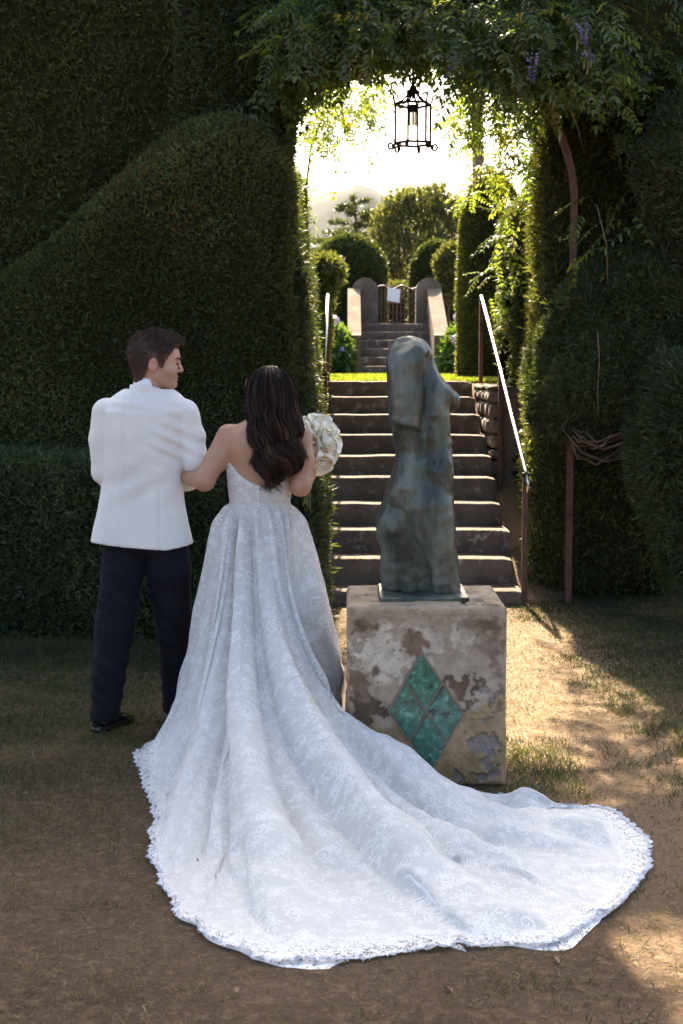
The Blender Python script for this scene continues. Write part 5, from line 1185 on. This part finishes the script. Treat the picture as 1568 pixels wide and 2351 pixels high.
# ------------------------------------------------------------------ the lace gown
gown_M = None
def lace_mat(name, sheer=True, hem=True):
    s = NT(name); uv = s.vec('UV')
    wv = s.node('VectorMath', operation='MULTIPLY_ADD'); s.set(wv.inputs[0], s.noise(uv, 55, 3, .6, 'Color')); wv.inputs[1].default_value = (.022, .022, 0); s.set(wv.inputs[2], uv); uv = wv.outputs[0]
    def flower(sc, R0, petals, dens):
        n = s.node('TexVoronoi', voronoi_dimensions='2D', feature='F1'); s.set(n.inputs['Vector'], uv); n.inputs['Scale'].default_value = sc
        d = s.node('VectorMath', operation='SUBTRACT'); s.set(d.inputs[0], uv); s.set(d.inputs[1], n.outputs['Position'])
        sp = s.node('SeparateXYZ'); s.set(sp.inputs[0], d.outputs[0]); r = s.node('VectorMath', operation='LENGTH'); s.set(r.inputs[0], d.outputs[0]); r = r.outputs['Value']
        cr = s.node('SeparateXYZ'); s.set(cr.inputs[0], n.outputs['Color'])
        th = s.math('ARCTAN2', sp.outputs[1], sp.outputs[0]); th = s.math('MULTIPLY_ADD', th, petals, s.math('MULTIPLY', cr.outputs[0], 6.28))
        lim = s.math('MULTIPLY', s.math('MULTIPLY_ADD', s.math('COSINE', th), .38, .62), s.math('MULTIPLY', R0, s.math('MULTIPLY_ADD', cr.outputs[1], .6, .6)))
        m = s.math('SUBTRACT', lim, r); m = s.step(m, -.0012, .0016)
        vein = s.step(s.math('SINE', s.math('MULTIPLY', r, 900.0)), -.5, .3); m = s.math('MULTIPLY', m, s.math('MULTIPLY_ADD', vein, .35, .65))
        return s.math('MULTIPLY', m, s.math('LESS_THAN', cr.outputs[2], dens))
    def scroll(sc, wd, dist):
        n = s.noise(uv, sc, 1, .4, dist=dist); return s.math('SUBTRACT', 1.0, s.step(s.math('ABSOLUTE', s.math('SUBTRACT', n, .5)), wd * .5, wd))
    def spiral(sc, R0, pitch, dens):
        n = s.node('TexVoronoi', voronoi_dimensions='2D', feature='F1'); s.set(n.inputs['Vector'], uv); n.inputs['Scale'].default_value = sc
        d = s.node('VectorMath', operation='SUBTRACT'); s.set(d.inputs[0], uv); s.set(d.inputs[1], n.outputs['Position'])
        sp = s.node('SeparateXYZ'); s.set(sp.inputs[0], d.outputs[0]); r = s.node('VectorMath', operation='LENGTH'); s.set(r.inputs[0], d.outputs[0]); r = r.outputs['Value']
        cr = s.node('SeparateXYZ'); s.set(cr.inputs[0], n.outputs['Color'])
        th = s.math('ADD', s.math('DIVIDE', s.math('ARCTAN2', sp.outputs[1], sp.outputs[0]), 6.2832), cr.outputs[0])
        fr = s.math('FRACT', s.math('ADD', s.math('DIVIDE', r, pitch), th)); band = s.math('LESS_THAN', fr, .34)
        return s.math('MULTIPLY', s.math('MULTIPLY', band, s.math('LESS_THAN', r, R0)), s.math('LESS_THAN', cr.outputs[2], dens))
    t = s.attr('hemness')
    f = s.math('MAXIMUM', flower(11, .034, 9, .85), flower(26, .015, 6, .75))
    f = s.math('MAXIMUM', f, spiral(12, .033, .018, .42)); f = s.math('MAXIMUM', f, s.math('MULTIPLY', scroll(13, .016, 1.6), .8))
    f = s.math('MAXIMUM', f, s.math('MULTIPLY', s.step(s.noise(uv, 60, 2, .6), .60, .68), .5))
    dense = s.math('MAXIMUM', s.math('MAXIMUM', flower(30, .021, 5, .95), spiral(24, .02, .014, .6)), scroll(30, .06, 1.5)); f = s.math('MAXIMUM', f, s.math('MULTIPLY', dense, s.math('GREATER_THAN', t, .12)))
    f = s.math('MULTIPLY', f, s.math('MULTIPLY_ADD', s.step(s.noise(uv, 190, 3, .7), .40, .56), .55, .45)); f = s.math('MINIMUM', f, 1.0)
    c = s.mix(f, (.63,.615,.57), (.97,.955,.90))
    s.fin(c, .75, spec=.25, normal=s.bump(f, .55, .0035, s.bump(s.noise(uv, 700, 2), .1, .001)), **{'Sheen Weight': .25})
    tr = s.node('BsdfTranslucent'); tr.inputs[0].default_value = (.85,.82,.76,1); mx = s.node('MixShader'); mx.inputs[0].default_value = .16
    s.t.links.new(s.b.outputs[0], mx.inputs[1]); s.t.links.new(tr.outputs[0], mx.inputs[2])
    last = mx.outputs[0]
    if hem:
        hole = s.math('MULTIPLY', s.math('SUBTRACT', 1.0, s.step(f, .05, .4)), s.step(t, .25, .8)); al = s.math('MULTIPLY', hole, .7)
        tp = s.node('BsdfTransparent'); m2 = s.node('MixShader'); s.set(m2.inputs[0], al); s.t.links.new(last, m2.inputs[1]); s.t.links.new(tp.outputs[0], m2.inputs[2]); last = m2.outputs[0]
    s.t.links.new(last, s.out.inputs[0]); return s.m
M_LACE = lace_mat('white_lace'); M_BODICE = lace_mat('bodice_lace', hem=False)
M_SATIN = cloth_mat('white_lining', (.74,.75,.77), (.80,.81,.82), .6, wr=.2)
M_BUTTON = plain('covered_button', (.82,.82,.80), None, 8, .5)
# bodice
def neck(x):
    return np.interp(x, [bp(X, 0)[0] for X in (516, 524, 545, 575, 602, 640, 668, 690)], [bp(0, Y)[2] for Y in (1058, 1062, 1086, 1105, 1113, 1098, 1088, 1086)])
def f_bod(p):
    d = loft_sdf(p, wr, 2.1) - .007
    for X in (548, 572, 592, 614, 640): d = d - .0022 * np.exp(-((p[:, 0] - (bp(X, 0)[0] + (X - 592) * .0004 * (p[:, 2] - bp(0, 1150)[2]))) / .004)**2)
    top = np.where(p[:, 1] < BD + .02, neck(p[:, 0]), bp(0, 1052)[2]); d = smax(d, p[:, 2] - top, .004)
    return smax(d, bp(0, 1178)[2] - p[:, 2], .004)
V, Q = nets(f_bod, (bp(505, 0)[0], BD - .15, bp(0, 1182)[2]), (bp(705, 0)[0], BD + .15, bp(0, 1040)[2]), .0055)
gown = put('gown_bodice', mesh('gown_bodice', V, Q, True, {'hemness': np.clip((V[:, 2] - neck(V[:, 0]) + .02) / .02, 0, 1) * .8}, uv=np.stack([V[:, 0] * 1.2, V[:, 2]], 1) * 1.7), M_BODICE, woman)
for k in range(11):
    Y = 1114 + k * 6.2; z = bp(0, Y)[2]; b = bp(594 - k * .45, Y, -.105 if k < 6 else -.105 - .004 * (k - 5)); yv = BD - np.interp(z, [r[0] for r in sorted(wr)], [r[4] for r in sorted(wr)]) - .010
    put('button', MB().lathe([(.001, -.005), (.0045, -.003), (.0055, 0), (.0045, .003), (.001, .005)], (b[0], yv, z), 8).me('button', True), M_BUTTON, gown)
# skirt and train: rays from the waist to the hem, folded, then settled under gravity
bx, by, bz = bp(594, 1160)[0], BD, bp(0, 1160)[2]
HP = [(90, (bx, by + .45)), (130, (bx - .32, by + .33)), (165, (bx - .44, by + .05)), (190, (bx - .49, by - .12)), (203, G(305, 1742)), (211, G(322, 1795)), (219, G(347, 1862)), (227, G(350, 1950)), (234, G(360, 2035)), (241, G(425, 2125)), (248, G(500, 2178)), (255, G(600, 2222)),
      (262, G(720, 2198)), (269, G(850, 2206)), (276, G(1000, 2198)), (282, G(1060, 2192)), (288, G(1150, 2168)), (293, G(1240, 2190)), (298, G(1320, 2142)), (304, G(1430, 2076)), (310, G(1490, 2000)), (315, G(1482, 1932)), (321, G(1395, 1866)), (327, G(1280, 1868)), (333, G(1130, 1842)),
      (340, (.34, 5.36)), (347, (.1, 5.34)), (353, (-.06, 5.45)), (365, (-.055, 5.8)), (378, (-.03, 6.12)), (400, (bx + .33, by + .3)), (425, (bx + .17, by + .43)), (450, (bx, by + .45))]
hph = np.array([h[0] for h in HP], float); hx = np.array([h[1][0] for h in HP]); hy = np.array([h[1][1] for h in HP])
NI, NJ = 360, 130
warp = np.linspace(0, 1, NI + 1)[:-1]; seg = np.concatenate([[0], np.cumsum(np.hypot(np.diff(hx), np.diff(hy)) + .004 * np.diff(hph))]); phi = np.interp(warp * seg[-1], seg, hph)
HX, HYy = np.interp(phi, hph, hx), np.interp(phi, hph, hy)
kk_ = np.ones(9) / 9; 
def wrapsm(a, n=9): k = np.ones(n) / n; return np.convolve(np.concatenate([a[-n:], a, a[:n]]), k, 'same')[n:-n]
HX, HYy = wrapsm(HX, 7), wrapsm(HYy, 7)
_w = (fbm(np.stack([warp * 40, 0 * warp, 0 * warp], 1), 1.0, 2, 4) - .5) * .10 * ((phi > 200) & (phi < 330)); HX = HX + _w * .5; HYy = HYy + _w
ph = np.radians(phi); WX, WY_ = bx + .122 * np.cos(ph), by + .092 * np.sin(ph)
be = np.interp(phi, [285, 300, 318, 335, 352, 372], [0, .45, 1, 1, 1, 0]); CX = (WX + HX) / 2 * (1 - be) + be * np.interp(phi, [285, 318, 335, 352], [.0, -.04, -.10, -.12]); CY = (WY_ + HYy) / 2 * (1 - be) + be * np.interp(phi, [285, 318, 335, 352], [5.2, 5.22, 5.30, 5.42])
zt_ = np.array([1.0, .97, .93, .85, .75, .62, .50, .40, .30, .21, .14, .09, .055, .03, .016, .008]) * bz; zt_ = zt_ - 0
wt = np.array([0, .0, .0, .008, .02, .05, .10, .165, .25, .35, .46, .57, .68, .79, .90, 1.0])
rbz = np.array([0, .06, .14, .25, .4, .55, .7, .85, .94, 1.0]) * bz; rbr = np.array([.42, .375, .33, .30, .275, .252, .230, .210, .190, .122])
def rbell(z): return np.interp(z, rbz, rbr)
S3 = np.zeros((NI, NJ, 3)); SR = np.zeros((NI, NJ))
for i in range(NI):
    u = np.linspace(0, 1, 60); px_ = (1-u)**2 * WX[i] + 2*u*(1-u) * CX[i] + u*u * HX[i]; py_ = (1-u)**2 * WY_[i] + 2*u*(1-u) * CY[i] + u*u * HYy[i]
    al = np.concatenate([[0], np.cumsum(np.hypot(np.diff(px_), np.diff(py_)))]); L = al[-1] + .11
    side = 1 + .34 * math.exp(-((phi[i] - 372) / 42) ** 2) * np.interp(zt_, [0, .15, .45, .75, .9, 1.0], [.5, 1, .8, .35, .1, 0])
    r = rbell(zt_) * side + np.maximum(L - .42, 0) * wt; r = np.minimum(r, L); sdist = r - .11
    X = np.interp(sdist, al, px_); Y = np.interp(sdist, al, py_); c = np.stack([X, Y, zt_], 1)
    a2 = np.concatenate([[0], np.cumsum(np.linalg.norm(np.diff(c, axis=0), axis=1))]); tt_ = np.linspace(0, 1, NJ)
    for k in range(3): S3[i, :, k] = np.interp(tt_ * a2[-1], a2, c[:, k])
    SR[i] = tt_ * a2[-1]
tt_ = np.linspace(0, 1, NJ)[None, :]; rsd = np.random.default_rng(88)
S3[:, :, 2] += 0; k5 = np.ones(5) / 5
for k in range(3):     # round off the bell profile
    for _ in range(3): S3[:, 1:-1, k] = .25 * S3[:, :-2, k] + .5 * S3[:, 1:-1, k] + .25 * S3[:, 2:, k]
VAL = [(-270, 0, 0), (-235, .05, 0), (-200, .03, 0), (-180, .025, .2), (-165, .03, .25), (-157, .03, .45), (-146, .05, .3), (-125, .09, .0), (-118, .035, .55), (-97, .13, .0), (-89, .04, .5), (-68, .14, .05), (-60, .045, .5), (-46, .10, .42), (-41, .05, .55), (-35, .08, .6), (-31, .05, .65), (-22, .04, .5), (-2, .015, .4), (22, .015, .4), (50, .05, 0), (75, .05, 0), (90, 0, 0)]
def fold_field(tw):
    vp = np.array([v[0] for v in VAL], float) + 360; va = np.array([v[1] for v in VAL]); Pq = phi[:, None] - tw * 24 * np.clip(np.sin(np.pi * (phi - 200) / 145), 0, 1)[:, None] * ((phi > 200) & (phi < 345))[:, None]
    k = np.clip(np.searchsorted(vp, Pq) - 1, 0, len(vp) - 2); s_ = np.clip((Pq - vp[k]) / (vp[k + 1] - vp[k]), 0, 1)
    t0 = np.array([v[2] for v in VAL])[k + 1]; on = np.clip((tt_ - t0 * .8 + .06) / np.where(t0 > .02, .3, .16), 0, 1); on = on * on * (3 - 2 * on)
    return va[k + 1] * on * (np.maximum(1 - (2 * s_ - 1) ** 2, 0)) ** .7
ff = fold_field(tt_ - .5); env = np.interp(tt_, [0, .04, .15, .35, .6, .85, 1], [0, .35, .55, .9, 1.0, .75, .3])
pleat = .013 * np.cos(np.radians(phi * 15))[:, None] * np.interp(tt_, [0, .03, .12, .35], [.5, 1, .6, 0])
noi = (fbm(S3.reshape(-1, 3), 5.5, 3, 3).reshape(NI, NJ) - .5) * np.interp(phi, [280, 305], [.06, .13])[:, None] * np.interp(tt_, [0, .4, .8, 1], [0, .2, 1, .8])
gi = np.roll(S3, -1, 0) - np.roll(S3, 1, 0); gj = np.gradient(S3, axis=1); nr = unit(np.cross(gj, gi)); 
if (nr[NI // 3:, NJ // 2, 2]).mean() < 0: nr = -nr
X = S3 + nr * ((ff - np.interp(phi, [190, 230, 310, 345], [.005, .04, .04, .005])[:, None]) * env + pleat + noi)[:, :, None]
X[:, :, 2] = np.maximum(X[:, :, 2], .006)
rest0 = X.copy(); Xp = X.copy(); idx = np.arange(NI)
def pairs(di, dj):
    out = []
    i0, j0 = np.meshgrid(idx, np.arange(NJ), indexing='ij'); j1 = j0 + dj; ok = (j1 >= 0) & (j1 < NJ); i0, j0, j1 = i0[ok], j0[ok], j1[ok]; i1 = (i0 + di) % NI
    key = (i0 // max(di, 1)) % 2 if di else (j0 // dj) % 2
    for c in (0, 1):
        m = key == c; a = i0[m] * NJ + j0[m]; b = i1[m] * NJ + j1[m]; out.append((a, b))
    return out
flat0 = rest0.reshape(-1, 3); cons = []
for (di, dj, st) in ((1, 0, .9), (0, 1, .95), (1, 1, .5), (1, -1, .5), (2, 0, .3), (0, 2, .3)):
    for a, b in pairs(di, dj): cons.append((a, b, np.linalg.norm(flat0[a] - flat0[b], axis=1) * (1.015 if di else 1.0), st))
x = X.reshape(-1, 3).copy(); xp = x.copy(); pin = np.zeros(NI * NJ, bool).reshape(NI, NJ); pin[:, :3] = True; pin = pin.ravel(); w = np.where(pin, 0.0, 1.0)
zfl = flat0[:, 2] - .004 - .03 * np.clip(1 - flat0[:, 2] / .25, 0, 1)
for it in range(16):
    v = (x - xp) * .90; xp = x.copy(); v[:, 2] -= .0005; x = x + v * w[:, None]
    for _ in range(3):
        for a, b, L0, st in cons:
            d = x[b] - x[a]; l = np.sqrt((d * d).sum(1)) + 1e-9; ws = w[a] + w[b] + 1e-9; cr = (d * ((l - L0) / l * st / ws)[:, None])
            x[a] += cr * w[a][:, None]; x[b] -= cr * w[b][:, None]
    # petticoat, pedestal, ground
    dx, dy = x[:, 0] - bx, x[:, 1] - by; r = np.hypot(dx, dy) + 1e-9; rm = np.where(x[:, 2] > .25, rbell(x[:, 2]) * .70, 0); k = np.where(r < rm, rm / r, 1.0); x[:, 0] = bx + dx * k; x[:, 1] = by + dy * k
    ins = (x[:, 0] > px0 - .014) & (x[:, 0] < px1 + .014) & (x[:, 1] > PD0 - .016) & (x[:, 1] < PD1 + .01) & (x[:, 2] < pzt)
    pf_ = x[:, 1] - (PD0 - .016); pl_ = x[:, 0] - (px0 - .014); fr = ins & (pf_ <= pl_); lf = ins & ~fr; x[fr, 1] = PD0 - .016; x[lf, 0] = px0 - .014
    low = x[:, 2] < .012; x[low, 2] = .012; x[low, :2] = xp[low, :2] + .15 * (x[low, :2] - xp[low, :2])
    x[:, 2] = np.maximum(x[:, 2], zfl)            # stiff petticoats hold the cloth up
    x[pin] = flat0[pin]
Xs = x.reshape(NI, NJ, 3)
# flat pattern coordinates for the lace
al = np.concatenate([[0], np.cumsum(np.linalg.norm(np.diff(rest0[:, -1], axis=0), axis=1) / np.maximum(SR[:-1, -1], .3))]); rho = SR + .12
uvw = np.stack([rho * np.cos(al)[:, None], rho * np.sin(al)[:, None]], -1) + 5.0
hem_d = SR[:, -1:] - SR; hemness = np.clip(1 - hem_d / (.12 + .05 * np.sin(al * 9))[:, None], 0, 1)
def ringfaces(a, b):
    i, j = np.meshgrid(np.arange(a), np.arange(b - 1), indexing='ij'); i2 = (i + 1) % a; return np.stack([i * b + j, i * b + j + 1, i2 * b + j + 1, i2 * b + j], -1).reshape(-1, 4)
skirt = put('gown_skirt', mesh('gown_skirt', Xs.reshape(-1, 3), ringfaces(NI, NJ), True, {'hemness': hemness.ravel()}, uv=uvw.reshape(-1, 2)), M_LACE, woman)
# lining that shows below the lace hem here and there
j0 = int(NJ * .78); low = Xs[:, j0:].copy(); gi = np.roll(Xs, -1, 0) - np.roll(Xs, 1, 0); gj = np.gradient(Xs, axis=1); nn = unit(np.cross(gj, gi)); nn = np.where(nn[:, :, 2:3] < 0, -nn, nn); low -= nn[:, j0:] * .007
ext = np.interp(phi, [255, 262, 270, 276, 284, 290, 296, 303], [0, .05, .035, .0, .04, .0, .055, 0.0])[:, None] * np.clip((np.linspace(0, 1, NJ - j0)[None, :] - .94) / .06, 0, 1)
outd = unit((Xs[:, -1] - Xs[:, -8]) * [1, 1, 0]); low += outd[:, None, :] * ext[:, :, None]; low[:, :, :2] = Xs[:, j0:, :2] + outd[:, None, :2] * ext[:, :, None]; low[:, :, 2] = np.maximum(Xs[:, j0:, 2] - .014, .004); low[:, -1, 2] = np.maximum(low[:, -1, 2] - .003, .003)
put('lining', mesh('lining', low.reshape(-1, 3), ringfaces(NI, NJ - j0)), M_SATIN, skirt)
# eyelash edging of the hem
m = (phi > 195) & (phi < 345); hem = Xs[:, -1]; ii = np.where(m)[0]; f_ = rsd.uniform(ii[0], ii[-1] - 1, 5200); i0 = f_.astype(int); fr = (f_ - i0)[:, None]
hp = hem[i0] * (1 - fr) + hem[i0 + 1] * fr; od = outd[i0]; ha = np.concatenate([[0], np.cumsum(np.linalg.norm(np.diff(hem, axis=0), axis=1))]); arc = ha[i0] + (f_ - i0) * .02
sc = np.abs(np.sin(arc * math.pi / .062)); L = .006 + .017 * sc * rsd.uniform(.6, 1.2, len(f_))
sd = np.cross(od, [0, 0, 1]); dd = unit(od + sd * (.55 * rsd.normal(size=len(f_)))[:, None] + [0, 0, .06])
Vb, Fb, Tb = blades(hp - od * .006 + [0, 0, .003], dd, L, .0065, rsd, np.ones(len(f_)), .15)
Vb[:, 2] = np.maximum(Vb[:, 2], .004)
tag(put('lace_edging', mesh('lace_edging', Vb, Fb), plain('lace_thread', (.86,.86,.87), None, 8, .8), skirt), kind='stuff')
# ------------------------------------------------------------------ grass, straw and fallen leaves on the near ground
rs = np.random.default_rng(91)
def ss(a, lo, hi): return np.clip((a - lo) / (hi - lo), 0, 1)
def field(x, y):
    q = np.stack([x, y, 0 * x], 1); n = fbm(q, 1.6, 3, 1); n2 = fbm(q, 5.5, 3, 4)
    left = ss(-.55 - x + .5 * (n - .5), 0, .55) * ss(y, 4.2, 6.2) + ss(y, 7.0, 7.8) * (x < -.1)
    right = ss(x, 1.22, 1.5) * ss(y, 5.2, 6.5) + .75 * np.exp(-((x - 1.28) / .14)**2) * ss(y, 5.2, 6.4) * (n2 > .52) + ss(x, 1.2, 1.5) * ss(y, 4.8, 5.5) * (n2 > .5) * .6
    ped_ = 1.3 * np.exp(-((x - .78) / .15)**4 - ((y - 5.62) / .42)**4) + .9 * np.exp(-((x - .3) / .45)**4 - ((y - 5.36) / .1)**4)
    st = np.exp(-((x - 1.25) / .22)**2 - ((y - 9.35) / .3)**2)
    return np.clip(left + right + ped_ + st, 0, 1.2) * (.35 + .9 * n2) + .03 + .10 * (n2 > .60)
def scatter(n, ymin=3.1, ymax=10.6):
    y = np.sqrt(rs.uniform(ymin**2, ymax**2, n)); x = rs.uniform(-.37, .37, n) * y + .0; return x, y
def gz_near(x, y): return ground_z(x, y) + (fbm(np.stack([x, y, 0*x], 1), 1.1, 3) - .5) * .03 * (y < 9.3)
_poly = Xs[:, -1, :2]; _pb = _poly + (_poly - np.array([[.05, 5.0]])) * -.015
def inside(x, y):
    c = np.zeros(len(x), bool); q = _pb; r = np.roll(_pb, -1, 0)
    for (ax_, ay_), (bx_, by_) in zip(q[::2], np.roll(q[::2], -1, 0)):
        c ^= ((ay_ > y) != (by_ > y)) & (x < (bx_ - ax_) * (y - ay_) / (by_ - ay_ + 1e-12) + ax_)
    return c
def blocked(x, y): return inside(x, y) | ((x > px0 - .01) & (x < px1 + .01) & (y > PD0 - .01) & (y < PD1 + .01)) | ((y > 9.7) & (x > -.25) & (x < 1.2))
x, y = scatter(440000); g = field(x, y); keep = (rs.random(len(x)) < g * np.interp(y, [3, 6, 10], [1, .8, .55])) & ~blocked(x, y); x, y, g = x[keep], y[keep], g[keep]
n = len(x); tall = np.where((x < -.1) & (y > 7.5), 1.7, 1.0) * np.where((x > .55) & (x < 1.0) & (y < 6.1), 1.25, 1.0)
p = np.stack([x, y, gz_near(x, y) - .003], 1); d = np.stack([rs.normal(size=n) * .75, rs.normal(size=n) * .75, np.ones(n)], 1)
dry = fbm(p, 2.3, 3, 7); lush = np.exp(-((x - .78) / .2)**2 - ((y - 5.6) / .45)**2)
tint = np.clip(.10 + .95 * (dry - .22) + rs.normal(size=n) * .16 - .25 * (y > 7.3) + .25 * (y < 6) * (x < 0) - .6 * lush, 0, 1)
tint = np.where(lush > .35, np.clip(.42 + rs.normal(size=n) * .09, 0, 1), tint)
V_, F_, T_ = blades(p, d, tall * rs.uniform(.016, .042, n), rs.uniform(.0022, .0042, n), rs, tint, .4)
tag(put('grass', mesh('grass', V_, F_, True, {'tint': T_}), M_GRASS), 'short dry grass growing in patches on the bare soil', 'grass', kind='stuff')
x, y = scatter(190000, 3.1, 9.6); k = ~blocked(x, y) & (rs.random(len(x)) < .35 + .9 * (fbm(np.stack([x, y, 0*x], 1), 3.5, 3, 2) - .3)); x, y = x[k], y[k]; n = len(x)
p = np.stack([x, y, gz_near(x, y) + .003], 1); d = np.stack([rs.normal(size=n), rs.normal(size=n), np.abs(rs.normal(size=n)) * .18], 1)
V_, F_, T_ = blades(p, d, rs.uniform(.010, .038, n), rs.uniform(.0012, .003, n), rs, rs.uniform(.55, 1, n), .3)
tag(put('straw_litter', mesh('straw_litter', V_, F_, True, {'tint': T_}), M_GRASS), 'dry straw bits littering the bare soil', 'straw', kind='stuff')
M_DEAD = plain('dead_leaf', (.12,.072,.042), (.20,.13,.08), 60, .8)
for (X, Y, L_, lab) in ((1268, 2205, .045, 'curled dead leaf on shaded soil to the right of the train hem'), (60, 1830, .04, 'dead leaf in the dull grass at the left edge'), (545, 2290, .035, 'dead leaf on bare soil below the lowest point of the hem'), (140, 2110, .035, 'dead leaf on soil in the lower left corner area'), (1040, 2290, .04, 'dead leaf near the bottom edge below the middle of the train')):
    c = G(X, Y); V_, F_, T_ = leaves(np.array([[c.x, c.y, .012]]), np.array([[rs.normal(), rs.normal(), .15]]), np.array([[.2*rs.normal(), .2*rs.normal(), 1]]), L_, L_ * .4, rs, None, .3)
    tag(put('fallen_leaf', mesh('fallen_leaf', V_ - np.array([c.x, c.y, 0]), F_), M_DEAD, loc=(c.x, c.y, 0)), lab, 'leaf', 'dead leaves on the soil')
